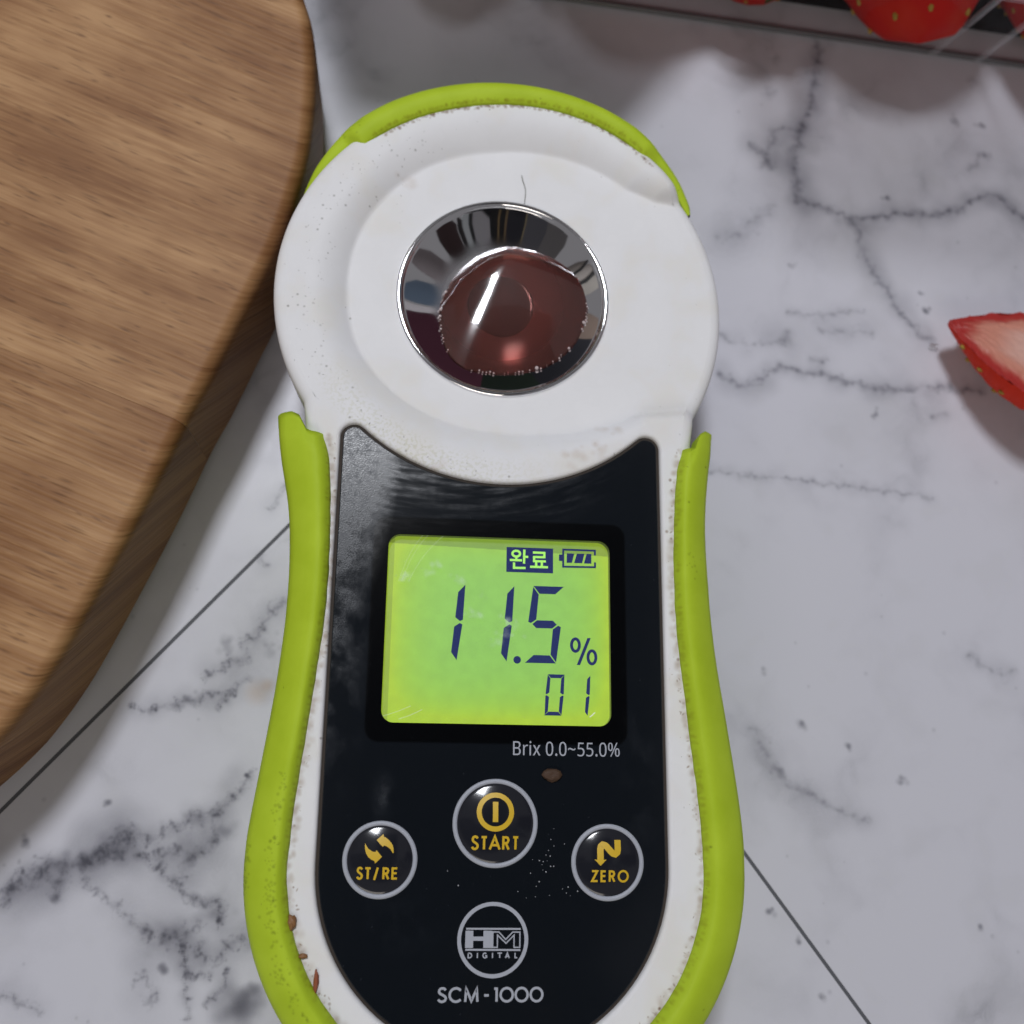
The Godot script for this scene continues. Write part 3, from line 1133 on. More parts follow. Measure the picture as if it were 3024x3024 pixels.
func plate(root: Node3D) -> void:
	var g := Geo.new()
	g.rect = M.plate_rect
	var o := plate_outline(-.12)
	var w := window_outline(0)
	# the flat in two halves, cut along the middle
	for s in [1, -1]:
		var p := PackedVector2Array()
		for q in o:
			if q.x * s >= -0.001:
				p.append(q)
		var top := Vector2(0, DISH.y + 27.52)
		var rest := []
		for q in w:
			if q.x * s > 0:
				rest.append(q)
		var ring := []
		for q in p:
			ring.append(q)
		# order the outer points from the top middle round to the bottom middle
		ring.sort_custom(func(a, b): return turn_of(a, s) < turn_of(b, s))
		rest.sort_custom(func(a, b): return turn_of(a, s) < turn_of(b, s))
		var f := PackedVector2Array()
		f.append(top)
		for q in ring:
			if absf(q.x) > .01:
				f.append(q)
		f.append(Vector2(0, 50.5 - .12))
		f.append(Vector2(0, w[18].y))
		for k in range(rest.size() - 1, -1, -1):
			f.append(rest[k])
		f.append(Vector2(0, w[0].y))
		g.poly(f, PY)
	var rows := []
	for f in [[-.12, 0.0], [-.04, .04], [0.0, .12], [0.0, .9]]:
		rows.append(at_height(plate_outline(f[0]), PY - f[1]))
	g.grid(rows, Vector3(0, PY - 2, 10), true, true)
	rows = [at_height(w, PY), at_height(w, PY - .98)]
	g.grid(rows, Vector3.UP, false, true)
	obj("face_plate", g, M.plate, root)
	g = Geo.new()
	g.grid([at_height(plate_outline(.36), H - .62), at_height(plate_outline(-.4), H - .64)], Vector3.UP, false, true)
	obj("dark_gap", g, mat(lin(.035, .025, .018), .8), root)  # dark brown ring, dirt and shade of the gap put into its colour
	# clear pane of the window
	g = Geo.new()
	g.poly(window_outline(-.02), PY - .03)
	var glass := mat(Color(1, 1, 1, .03), .06)
	glass.transparency = BaseMaterial3D.TRANSPARENCY_ALPHA
	obj("window_pane", g, glass, root)
	# cloudy drips and scratches on the pane
	g = Geo.new()
	g.rect = Rect2(-14.2, -9.8, 28.4, 23.6)
	g.poly(window_outline(-.03), PY - .005)
	var sm := mat(Color.WHITE, .6)
	sm.transparency = BaseMaterial3D.TRANSPARENCY_ALPHA
	sm.albedo_texture = tex(smears())
	obj("smear", g, sm, root)

func turn_of(q: Vector2, s: int) -> float:
	return fposmod(Vector2(q.x * s, q.y - 2.0).angle() + PI / 2, TAU) if absf(q.x) > .01 else (0.0 if q.y < 2.0 else PI)

func smears() -> Image:
	var px := 24.0
	var im := Image.create_empty(682, 566, false, Image.FORMAT_RGBA8)
	im.fill(Color(.9, .95, .9, 0))
	var org := Vector2(-14.2, -9.8)
	var c := Color(.86, .93, .88)
	for d in [[-12.2, -4.3, .75, .16, 14], [-9.2, -5.1, 1.0, .12, 10], [-8.0, -5.8, .8, .12, 8], [-5.3, -4.3, .9, .1, 8], [-3.3, .3, 1.2, .16, 12], [-2.6, -1.8, 1.0, .06, 5], [.6, 2.3, 1.7, .15, 16], [1.2, .9, .9, .2, 10], [-.3, 3.6, .9, .12, 6], [-4.7, -3.7, .5, .12, 5]]:
		for k in d[4]:
			stamp(im, (Vector2(d[0] + rng.randfn(0, d[2] * .5), d[1] + rng.randfn(0, d[2] * .38)) - org) * px, brush(rng.randi_range(5, 16), Color(c, d[3] * .75), 0.0))
	for s in [[-12.7, -3.7, -7.8, -12, 2.0], [-12.2, -4.0, -7.0, -11.8, 2.2], [-11.4, -3.8, -6.6, -10.3, 1.4], [-14, 12.9, -10.6, 11.6, -.3], [-12, 13.2, -9.2, 12.0, -.3]]:
		for k in 160:
			var t := k / 159.0
			var p: Vector2 = Vector2(s[0], s[1]).lerp(Vector2(s[2], s[3]), t) + Vector2(-1, -.6) * s[4] * .5 * sin(PI * t) * .6
			stamp(im, (p - org) * px, brush(1, Color(.95, 1, .9, .16), 0.3))
	for k in 26:
		stamp(im, Vector2(rng.randf_range(0, 682), rng.randf_range(0, 566)), brush(1, Color(1, 1, 1, .25), 0.3))
	for k in 12:
		var t := k / 11.0
		stamp(im, (Vector2(11.4, 12.5).lerp(Vector2(12.0, 12.0), t) - org) * px, brush(2, Color(1, 1, 1, .5), 0.3))
	return im

func screen(root: Node3D) -> void:
	var w := 620
	var h := 540
	var n := noise_img(61, .35, w, h, 2)
	var n2 := noise_img(62, .02, w, h, 2)
	var d := PackedByteArray()
	d.resize(w * h * 4)
	for k in w * h:
		var x := -15.5 + 31.0 * (k % w) / w
		var z := -11.5 + 27.0 * (k / w) / h
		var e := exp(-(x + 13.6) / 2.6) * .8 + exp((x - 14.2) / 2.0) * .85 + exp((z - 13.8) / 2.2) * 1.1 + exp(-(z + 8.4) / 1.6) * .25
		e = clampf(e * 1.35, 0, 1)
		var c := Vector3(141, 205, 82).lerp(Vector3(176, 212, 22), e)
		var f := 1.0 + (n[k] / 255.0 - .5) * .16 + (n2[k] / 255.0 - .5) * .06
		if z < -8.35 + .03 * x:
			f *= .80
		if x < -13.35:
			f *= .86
		if x > 14.25:
			c = Vector3(70, 78, 86)
		d[k * 4] = clampi(int(c.x * f), 0, 255)
		d[k * 4 + 1] = clampi(int(c.y * f), 0, 255)
		d[k * 4 + 2] = clampi(int(c.z * f), 0, 255)
		d[k * 4 + 3] = 255
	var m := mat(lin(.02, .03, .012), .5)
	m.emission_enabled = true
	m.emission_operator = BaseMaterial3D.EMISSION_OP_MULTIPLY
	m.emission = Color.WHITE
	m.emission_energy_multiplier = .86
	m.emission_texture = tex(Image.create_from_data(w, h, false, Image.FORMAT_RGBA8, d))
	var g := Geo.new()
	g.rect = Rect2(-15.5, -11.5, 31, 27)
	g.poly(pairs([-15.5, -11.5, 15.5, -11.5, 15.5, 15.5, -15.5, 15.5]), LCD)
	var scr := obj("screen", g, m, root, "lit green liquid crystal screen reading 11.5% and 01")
	M.scr_print = mat(lin(.25, .58, .06), .5)
	M.scr_print.emission_enabled = true
	M.scr_print.emission = Color8(141, 204, 84)
	M.scr_print.emission_energy_multiplier = .8
	var y := LCD + .07
	# reading 11.5 and below it 01
	for q in [[-8.70, "bc", 4.2, 9.75, .99, -3.75, .09], [-2.48, "bc", 4.2, 9.75, .99, -3.75, .09], [3.74, "afgcd", 4.2, 9.75, .99, -3.75, .09], [6.0, "abcdef", 2.28, 5.05, .46, 7.35, .075], [9.27, "bc", 2.28, 5.05, .46, 7.35, .075]]:
		var s := Geo.new()
		segments(s, q[0], q[5], q[2], q[3], q[4], q[6], q[1], y)
		obj("digit", s, M.ink, scr)
	g = Geo.new()
	g.poly(arc(2.42, 5.66, .47, .47, 0, 350, 35), y)
	obj("decimal_point", g, M.ink, scr)
	g = Geo.new()
	ribbon(g, arc(9.77, 3.63, .50, .78, 0, 350, 35), .38, flat(y), true)
	ribbon(g, arc(11.86, 5.12, .50, .82, 0, 350, 35), .38, flat(y), true)
	g.poly(pairs([11.3, 2.7, 11.72, 2.7, 10.35, 6.12, 9.93, 6.12]), y)
	obj("percent_sign", g, M.ink, scr)
	# filled box with two Korean syllables (done)
	var b := func(px: float, py: float) -> Vector2: return Vector2(.89 + (px - 100) / 138.0, -8.7 + (py - 148 - (px - 100) * .03) / 139.0)
	g = Geo.new()
	g.poly(pairs([.89, -8.7, 6.9, -8.7, 6.9, -5.45, .89, -5.45]), y)
	var box := obj("word_box", g, M.ink, scr)
	g = Geo.new()
	var k := 0
	for st in [[275, 330, 275, 372], [160, 384, 375, 390], [415, 195, 412, 450], [420, 325, 485, 329], [235, 430, 235, 526, 440, 529], [568, 247, 772, 254, 772, 332, 590, 329, 590, 404, 800, 408], [628, 420, 628, 500], [728, 420, 728, 503], [520, 506, 838, 514]]:
		var p := PackedVector2Array()
		for i in range(0, st.size(), 2):
			p.append(b.call(st[i], st[i + 1]))
		ribbon(g, p, .29, flat(y + .02), false, .004 * (k % 4))
		k += 1
	var oc: Vector2 = b.call(272, 270)
	ribbon(g, arc(oc.x, oc.y, .49, .38, 0, 350, 35), .29, flat(y + .02), true, .016)
	obj("lettering", g, M.scr_print, scr)
	# battery sign
	g = Geo.new()
	var p := PackedVector2Array()
	for st in [[1678, 305], [1680, 217], [1110, 200], [1110, 512], [1680, 520], [1680, 430]]:
		p.append(b.call(st[0], st[1] - 10))
	ribbon(g, p, .26, flat(y))
	var knob := PackedVector2Array()
	for st in [[1034, 288], [1092, 290], [1092, 408], [1034, 404]]:
		knob.append(b.call(st[0], st[1] - 8))
	g.poly(knob, y)
	for cell in [[1175, 266, 1310, 270, 1265, 440, 1170, 440], [1355, 271, 1490, 273, 1450, 446, 1305, 444], [1530, 274, 1615, 276, 1615, 455, 1480, 450]]:
		var q := PackedVector2Array()
		for i in range(0, 8, 2):
			q.append(b.call(cell[i], cell[i + 1] - 8))
		g.poly(q, y)
	obj("battery_sign", g, M.ink, scr)

func segments(g: Geo, x0: float, z0: float, w: float, h: float, t: float, slant: float, which: String, y: float) -> void:
	var e := t * .10
	var m := h / 2
	var s := {
		"a": [e + t * .12, 0, w - e, 0, w - t - e, t, t + e, t],
		"d": [e, h, w - e - t * .12, h, w - t - e, h - t, t + e, h - t],
		"f": [t * .2, e * 1.2, t, t + e, t, m - t * .5 - e, t * .35, m - e * 1.2, 0, m - t * .3],
		"e": [t * .2, h - e * 1.2, t, h - t - e, t, m + t * .5 + e, t * .35, m + e * 1.2, 0, m + t * .3],
		"b": [w - t * .2, e * 1.2, w - t, t + e, w - t, m - t * .5 - e, w - t * .35, m - e * 1.2, w, m - t * .3],
		"c": [w - t * .2, h - e * 1.2, w - t, h - t - e, w - t, m + t * .5 + e, w - t * .35, m + e * 1.2, w, m + t * .3],
		"g": [t * .45 + e, m, t + e, m - t * .5, w - t - e, m - t * .5, w - t * .45 - e, m, w - t - e, m + t * .5, t + e, m + t * .5],
	}
	for c in which:
		var p := PackedVector2Array()
		for q in pairs(s[c]):
			p.append(Vector2(x0 + q.x - slant * (q.y - m), z0 + q.y))
		g.poly(p, y)

func keys(root: Node3D) -> void:
	for q in [["start", -.06, 25.14, 5.09, .60], ["store", -13.47, 29.35, 4.36, .52], ["zero", 13.42, 29.48, 4.38, .55]]:
		var cx: float = q[1]
		var cz: float = q[2]
		var r: float = q[3]
		var rd := r - .58
		var dome: float = q[4]
		var up := func(x: float, z: float) -> float: return PY + .06 + dome * (1.0 - minf(1.0, Vector2(x - cx, z - cz).length_squared() / (rd * rd))) + .015
		var g := Geo.new()
		var prof := []
		for k in 13:
			var f := 1.0 - k / 12.0
			prof.append(Vector2(maxf(rd * f, .005), .06 + dome * (1.0 - f * f)))
		prof.insert(0, Vector2(rd + .04, -.02))
		g.lathe(prof, Vector3(cx, PY, cz), 72, false)
		var b := obj("button", g, M.black, root, {"start": "large middle button marked START", "store": "left button marked ST/RE", "zero": "right button marked ZERO"}[q[0]])
		g = Geo.new()
		g.lathe([Vector2(r, -.02), Vector2(r - .05, .1), Vector2(r - .2, .18), Vector2(r - .38, .18), Vector2(r - .52, .1), Vector2(r - .58, -.02)], Vector3(cx, PY, cz), 96, false)
		obj("ring", g, M.grey_print, b)
		g = Geo.new()
		match q[0]:
			"start":
				ribbon(g, arc(cx - .04, cz - 1.28, 1.93, 1.93, 0, 350, 47), .58, up, true)
				ribbon(g, resample(pairs([cx - .04, cz - 2.44, cx - .03, cz - .14]), .2), .64, up)
				obj("power_sign", g, M.yellow, b)
				word("lettering", [["S", cx - 2.88, cx - 1.88], ["T", cx - 1.76, cx - .88], ["A", cx - .78, cx + .66], ["R", cx + .74, cx + 1.75], ["T", cx + 1.97, cx + 2.85]], cz + 1.42, cz + 3.04, .27, up, M.yellow, b)
			"store":
				var k := 0
				for a in [[705, 520, 768, 462, 830, 405, 840, 455, 880, 474, 920, 500, 985, 570, 1018, 620, 1034, 690, 1038, 760, 1020, 765, 975, 690, 920, 650, 885, 632, 850, 622, 825, 645, 790, 612, 745, 566], [487, 580, 485, 650, 496, 710, 515, 775, 560, 845, 620, 890, 680, 915, 692, 965, 755, 902, 820, 835, 766, 772, 712, 712, 690, 745, 640, 740, 595, 714, 560, 690, 520, 640]]:
					var p := PackedVector2Array()
					for v in pairs(a):
						p.append(Vector2(cx + (v.x - 782) / 164.5, cz + (v.y - 897) / 171.0))
					drape(g, p, up)
				obj("arrows_sign", g, M.yellow, b)
				word("lettering", [["S", cx - 2.68, cx - 1.83], ["T", cx - 1.75, cx - .89], ["/", cx - .74, cx - .02], ["R", cx + .29, cx + 1.2], ["E", cx + 1.33, cx + 2.2]], cz + .78, cz + 2.18, .25, up, M.yellow, b)
			"zero":
				var p := PackedVector2Array()
				for v in pairs([1145, 530, 1145, 640, 1145, 740, 1130, 800, 1085, 838, 1030, 822, 980, 775, 940, 725, 900, 680, 860, 648, 810, 640, 772, 675, 757, 740, 757, 860, 757, 975]):
					p.append(Vector2(cx + (v.x - 932) / 184.3, cz + (v.y - 1027) / 194.5))
				ribbon(g, p, .76, up)
				var head := PackedVector2Array()
				for v in pairs([628, 962, 757, 962, 888, 962, 822, 1030, 757, 1098, 692, 1030]):
					head.append(Vector2(cx + (v.x - 932) / 184.3, cz + (v.y - 1027) / 194.5))
				drape(g, head, func(x, z): return up.call(x, z) + .004)
				obj("zigzag_arrow_sign", g, M.yellow, b)
				word("lettering", [["Z", cx - 2.1, cx - 1.17], ["E", cx - 1.02, cx - .2], ["R", cx - .05, cx + .85], ["O", cx + 1.06, cx + 2.5]], cz + .84, cz + 2.22, .24, up, M.yellow, b)
	# range printed under the screen
	var t := TextMesh.new()
	var f := SystemFont.new()
	f.font_names = PackedStringArray(["Droid Sans"])
	t.font = f
	t.text = "Brix 0.0~55.0%"
	t.font_size = 64
	t.pixel_size = .0001
	t.depth = .00002
	t.curve_step = 1.0
	t.material = M.grey_print
	var o := MeshInstance3D.new()
	o.name = "lettering"
	o.mesh = t
	root.add_child(o, true)
	var bb := t.get_aabb()
	var sx := 13.1 * MM / bb.size.x
	var sy := 1.72 * MM / bb.size.y
	o.transform = Transform3D(Basis(Vector3(sx, 0, 0), Vector3(0, 0, -sy), Vector3(0, 1, 0)), Vector3(8.5, PY + .02, 16.42) * MM - Vector3(sx * bb.get_center().x, 0, -sy * bb.get_center().y))
	# maker's sign and type
	var y := flat(PY + .02)
	var cx := -.12
	var cz := 38.06
	var g := Geo.new()
	ribbon(g, arc(cx, cz, 3.9, 3.9, 0, 354, 59), .44, y, true)
	var lx := func(a: Array) -> PackedVector2Array:
		var r := PackedVector2Array()
		for v in pairs(a):
			r.append(Vector2(cx + (v.x - 742) / 124.0, cz + (v.y - 757) / 129.0))
		return r
	ribbon(g, lx.call([355, 603, 1142, 606]), .2, y)
	ribbon(g, lx.call([350, 894, 1140, 900]), .2, y)
	g.poly(lx.call([348, 630, 460, 630, 460, 712, 606, 712, 606, 630, 735, 632, 735, 872, 606, 870, 606, 772, 460, 770, 460, 870, 346, 870]), PY + .02)
	ribbon(g, lx.call([742, 648, 828, 648, 928, 752, 1026, 650, 1132, 650, 1132, 862, 1048, 862, 1048, 692, 932, 806, 808, 690, 808, 862, 742, 862]), .14, y, true, .004)
	obj("emblem", g, M.grey_print, root)
	word("lettering", [["D", cx - 2.94, cx - 2.3], ["I", cx - 1.92, cx - 1.58], ["G", cx - 1.2, cx - .58], ["I", cx - .18, cx + .16], ["T", cx + .5, cx + 1.16], ["A", cx + 1.42, cx + 2.0], ["L", cx + 2.5, cx + 2.95]], cz + 1.36, cz + 2.0, .14, y, M.grey_print, root)
	word("lettering", [["S", -6.4, -5.17], ["C", -5.12, -3.46], ["M", -3.35, -1.57], ["-", -1.14, -.34], ["1", 0.0, .64], ["O", .7, 2.45], ["O", 2.42, 4.16], ["O", 4.15, 5.86]], 43.1, 44.72, .27, y, M.grey_print, root)

# a filled outline laid over a dome: cut into small pieces first
func drape(g: Geo, p: PackedVector2Array, up: Callable) -> void:
	var t := Geometry2D.triangulate_polygon(p)
	for k in range(0, t.size(), 3):
		var a := p[t[k]]
		var b := p[t[k + 1]]
		var c := p[t[k + 2]]
		var rows := []
		for j in 5:
			var row := PackedVector3Array()
			var l := a.lerp(b, j / 4.0)
			var r := a.lerp(c, j / 4.0)
			for i in 5:
				var q := l.lerp(r, i / 4.0)
				row.append(Vector3(q.x, up.call(q.x, q.y), q.y))
			rows.append(row)
		g.grid(rows)

# ---- red juice in the dish
func cone(r: float) -> float:
	return H - DEEP + look([[0, -3.74], [4.4, -3.74], [13.3, -.13]], r)

func juice() -> void:
	var e := resample(pairs([-8.6, -41.73, -8.12, -37.83, -6.96, -35.17, -4.75, -33.36, -1.14, -32.94, 2.83, -33.31, 6.83, -34.77, 10.14, -38.1, 11.7, -42.18, 11.7, -44.19, 10.54, -47.76, 7.53, -50.68, 3.76, -52.24, 0, -52.56, -3.7, -50.91, -6.58, -47.86, -8.1, -44.54]), 0.5, true)
	var c := Vector2(0.3, -48.3)
	var wob := FastNoiseLite.new()
	wob.frequency = .5
	var top := []
	var low := []
	for j in 41:
		var f := j / 40.0
		var a := PackedVector3Array()
		var b := PackedVector3Array()
		for q in e:
			var p := c.lerp(q, maxf(f, .002)) + (q - c).normalized() * .14 * pow(f, 6.0) * wob.get_noise_2d(q.x * 2.0, q.y * 2.0)
			var edge := cone((q - DISH).length()) + .03
			var s := lerpf(H - DEEP + .3, edge, f * f)
			a.append(Vector3(p.x, s, p.y))
			b.append(Vector3(p.x, minf(cone((p - DISH).length()) + .03, s), p.y))
		top.append(a)
		low.append(b)
	var g := Geo.new()
	g.grid(top, Vector3.UP, false, true)
	g.grid(low, Vector3.DOWN, false, true)
	var m := mat(Color(.66, .45, .42, .10), .14)
	m.clearcoat_enabled = true
	m.clearcoat = 1.0
	m.clearcoat_roughness = .02
	m.refraction_enabled = true
	m.refraction_scale = .034
	m.transparency = BaseMaterial3D.TRANSPARENCY_ALPHA
	var o := obj("juice_drop", g, m)
	o.position = Vector3(0, .02, -.40) * MM
	tag(o, "drop of cloudy red juice in the round chrome cup of the instrument", "juice")
	# froth of tiny bubbles along the rim of the drop
	g = Geo.new()
	for k in e.size():
		var a := rad_to_deg((e[k] - c).angle())
		var many := .6 if a > 20 and a < 165 else (.35 if a >= 165 or a < -170 or absf(a) < 20 else .03)
		if rng.randf() < many:
			var r := rng.randf_range(.05, .14) * (1.9 if rng.randf() < .12 else 1.0)
			var p := e[k] + (e[k] - c).normalized() * rng.randfn(-.05, .1)
			g.ball(Vector3(p.x, cone((p - DISH).length()) + r * .7, p.y), Vector3(r, r, r), 10, 7)
	var bm := mat(lin(.62, .52, .52), .12, 0, .7)
	var fr := obj("bubbles", g, bm, o)
	fr.set_meta("kind", "stuff")

# ---- strawberries
func berry_mats() -> void:
	M.berry = mat(Color.WHITE, .5, 0, .22)
	M.berry.vertex_color_use_as_albedo = true
	M.seed = mat(lin(.34, .22, .05), .6, 0, .2)
	M.leaf = mat(lin(.03, .06, .015), .6)

func make_berry(label: String, s: int) -> Node3D:
	var root := thing("strawberry", label, "strawberry", "strawberries in the clear tray")
	var q := FastNoiseLite.new()
	q.seed = s
	q.frequency = .09
	var R := 15.5
	var L := 34.0
	var shape := func(t: float, a: float) -> Vector3:     # t from the tip to the stalk
		var r := R * pow(sin(PI * clampf(.04 + t * .9, 0, 1)), .62) * lerpf(.72, 1.04, smoothstep(0.0, .75, t))
		if t <= 0.0 or t >= 1.0:
			r = .05
		var p := Vector3(r * cos(a), L * (t - .5), r * sin(a))
		return p * (1.0 + .06 * q.get_noise_3dv(p))
	var rows := []
	var cols := []
	for j in 37:
		var row := PackedVector3Array()
		var cr := PackedColorArray()
		for i in 40:
			var p: Vector3 = shape.call(j / 36.0, TAU * i / 40)
			row.append(p)
			var f := smoothstep(.82, 1.0, j / 36.0) * .5 + .12 * q.get_noise_3dv(p * 2.0)
			cr.append(Color(.47, .018, .012).lerp(Color(.62, .22, .10), clampf(f, 0, 1)))
		rows.append(row)
		cols.append(cr)
	var g := Geo.new()
	g.grid(rows, Vector3.ZERO, true, true, cols)
	obj("fruit", g, M.berry, root)
	g = Geo.new()
	for j in 11:
		var t := .08 + .078 * j
		var n := int(5 + 9 * sin(PI * t))
		for i in n:
			var a := TAU * (i + .5 * (j % 2)) / n + q.get_noise_2d(i * 20, j * 20) * .2
			var p: Vector3 = shape.call(t, a)
			g.ball(p * .995, Vector3(.38, .62, .38), 6, 4)
	var sd := obj("seeds", g, M.seed, root)
	sd.set_meta("kind", "stuff")
	var lf := Geo.new()
	for i in 9:
		var a := TAU * i / 9 + .2 * q.get_noise_1d(i * 30)
		var lr := []
		for j in 5:
			var f := j / 4.0
			var w := 3.2 * sin(PI * (.15 + .85 * f)) + .1
			var out := 2.0 + 11.0 * f
			var y := L * .5 - 1.0 + 2.4 * sin(f * 2.6) - 3.0 * f * f
			var ca := Vector3(cos(a), 0, sin(a))
			var cb := Vector3(-sin(a), 0, cos(a))
			lr.append(PackedVector3Array([ca * out + Vector3.UP * (y + .5) - cb * w, ca * out + Vector3.UP * y, ca * out + Vector3.UP * (y + .5) + cb * w]))
		lf.grid(lr)
	lf.grid([PackedVector3Array([Vector3(-1, L * .5, 0), Vector3(0, L * .5, 1), Vector3(1, L * .5, 0), Vector3(0, L * .5, -1)]), PackedVector3Array([Vector3(-.8, L * .5 + 9, 0), Vector3(0, L * .5 + 9, .8), Vector3(.8, L * .5 + 9, 0), Vector3(0, L * .5 + 9, -.8)])], Vector3(0, L * .5 + 4, 0), true, true)
	obj("calyx", lf, M.leaf, root)
	return root

func tray() -> void:
	berry_mats()
	var spots := [
		[67.8, 20.0, -121.5, 10, -62, 0, "large red strawberry nearest the corner ribs of the clear tray"],
		[25, 15, -121.5, 40, -80, 30, "strawberry at the left of the clear tray, only its red tip in view"],
		[100, 15, -117, -30, -80, 20, "strawberry at the right edge of the photo behind the tray wall"],
		[-8, 15, -128, 20, -85, -30, "strawberry at the far left end of the clear tray"],
		[43, 13, -125, 30, 55, 10, "strawberry set back in the gap between two red ones"],
		[86, 16, -148, -20, -80, 40, "strawberry in the second row behind the large red one"],
		[8, 16, -158, 60, -50, 0, "strawberry in the back row at the left of the tray"],
	]
	var first: Node3D = null
	for k in spots.size():
		var p: Array = spots[k]
		var o: Node3D
		if first == null:
			first = make_berry(p[6], 5)
			o = first
		else:
			o = first.duplicate()
			o.name = "strawberry"
			add_child(o, true)
			o.set_meta("label", p[6])
		o.transform = Transform3D(Basis.from_euler(Vector3(deg_to_rad(p[4]), deg_to_rad(p[3]), deg_to_rad(p[5]))).scaled(Vector3.ONE * (1.32 if k == 0 else 1.0 + .06 * ((k * 7) % 3 - 1))), Vector3(p[0], p[1], p[2]) * MM)
	var root := thing("plastic_tray", "clear flared plastic tray of strawberries at the top edge of the photo", "tray")
	var clear := mat(Color(.3, .3, .3, .02), .08, 0, .24)
	clear.transparency = BaseMaterial3D.TRANSPARENCY_ALPHA
	# floor line of the front wall, then the wall leans out towards the viewer
	var turn := Basis(Vector3.UP, deg_to_rad(-4.1))
	root.transform = Transform3D(turn, Vector3(44, 0, -109.4) * MM)
	var prof := [[-8.0, .5], [-3.0, .5], [-1.2, .7], [-.2, 1.4], [.5, 3.0], [3.9, 14.0], [8.0, 27.0], [11.4, 38.0], [13.0, 38.6], [14.6, 38.0], [14.6, 36.5]]
	var g := Geo.new()
	var rows := []
	for f in prof:
		var row := PackedVector3Array()
		for k in 81:
			var x := -75.0 + 150.0 * k / 80
			row.append(Vector3(x, f[1], f[0]))
		rows.append(row)
	g.grid(rows, Vector3(0, 10, -40), true)
	obj("wall", g, clear, root)
	for s in [-1, 1]:
		g = Geo.new()
		g.grid([PackedVector3Array([Vector3(s * 75, .5, -8), Vector3(s * 75, .5, -98)]), PackedVector3Array([Vector3(s * 84, 38, 11), Vector3(s * 84, 38, -112)])], Vector3(0, 10, -40), true)
		obj("wall", g, clear, root)
	g = Geo.new()
	g.grid([PackedVector3Array([Vector3(-75, .5, -98), Vector3(75, .5, -98)]), PackedVector3Array([Vector3(-84, 38, -112), Vector3(84, 38, -112)])], Vector3(0, 10, -40), true)
	obj("wall", g, clear, root)
	g = Geo.new()
	g.prism(pairs([-74, -7, 74, -7, 74, -97, -74, -97]), .7, 1.6)
	obj("dark_floor", g, mat(lin(.012, .012, .013), .9, 0, .1), root)  # dark sheet added for the shade on the tray floor
	# ribs and the seam at the foot of the wall
	var rib := mat(Color(.85, .87, .9, .16), .2)
	rib.transparency = BaseMaterial3D.TRANSPARENCY_ALPHA
	for x in [34.2, 42.6, 66.0]:
		g = Geo.new()
		var a := []
		for f in prof.slice(3, 8):
			var row := PackedVector3Array()
			for k in 7:
				var t := PI * k / 6
				row.append(Vector3(x - .7 * cos(t), f[1], f[0] + .15 + .6 * sin(t)))
			a.append(row)
		g.grid(a, Vector3.BACK)
		obj("rib", g, rib, root)
	g = Geo.new()
	var a := []
	for x in [-75.0, 75.0]:
		var row := PackedVector3Array()
		for k in 8:
			var t := TAU * k / 8
			row.append(Vector3(x, .75 + .5 * sin(t), -.9 + .5 * cos(t)))
		a.append(row)
	g.grid(a, Vector3(0, .75, -.9), true, true)
	# unseen tinted sheets added over the tray to cast dark bands on the table
	for f in [[-78.0, -14.0, 11.5, lin(.12, .07, .075, .84)], [-5.0, 78.0, 25.0, lin(.36, .27, .30, .36)]]:
		var film := mat(f[3], .5)
		film.transparency = BaseMaterial3D.TRANSPARENCY_ALPHA
		var l := Geo.new()
		l.prism(pairs([f[0] + 5, f[2], f[1] - 16, f[2], f[1] + 6, f[2] - 34, f[1] + 6, -112, f[0] - 3, -112, f[0] - 3, f[2] - 22]), 40.6, 41.0)
		obj("shadow_sheet", l, film, root)
	obj("foot", g, mat(lin(.12, .12, .13), .3), root)

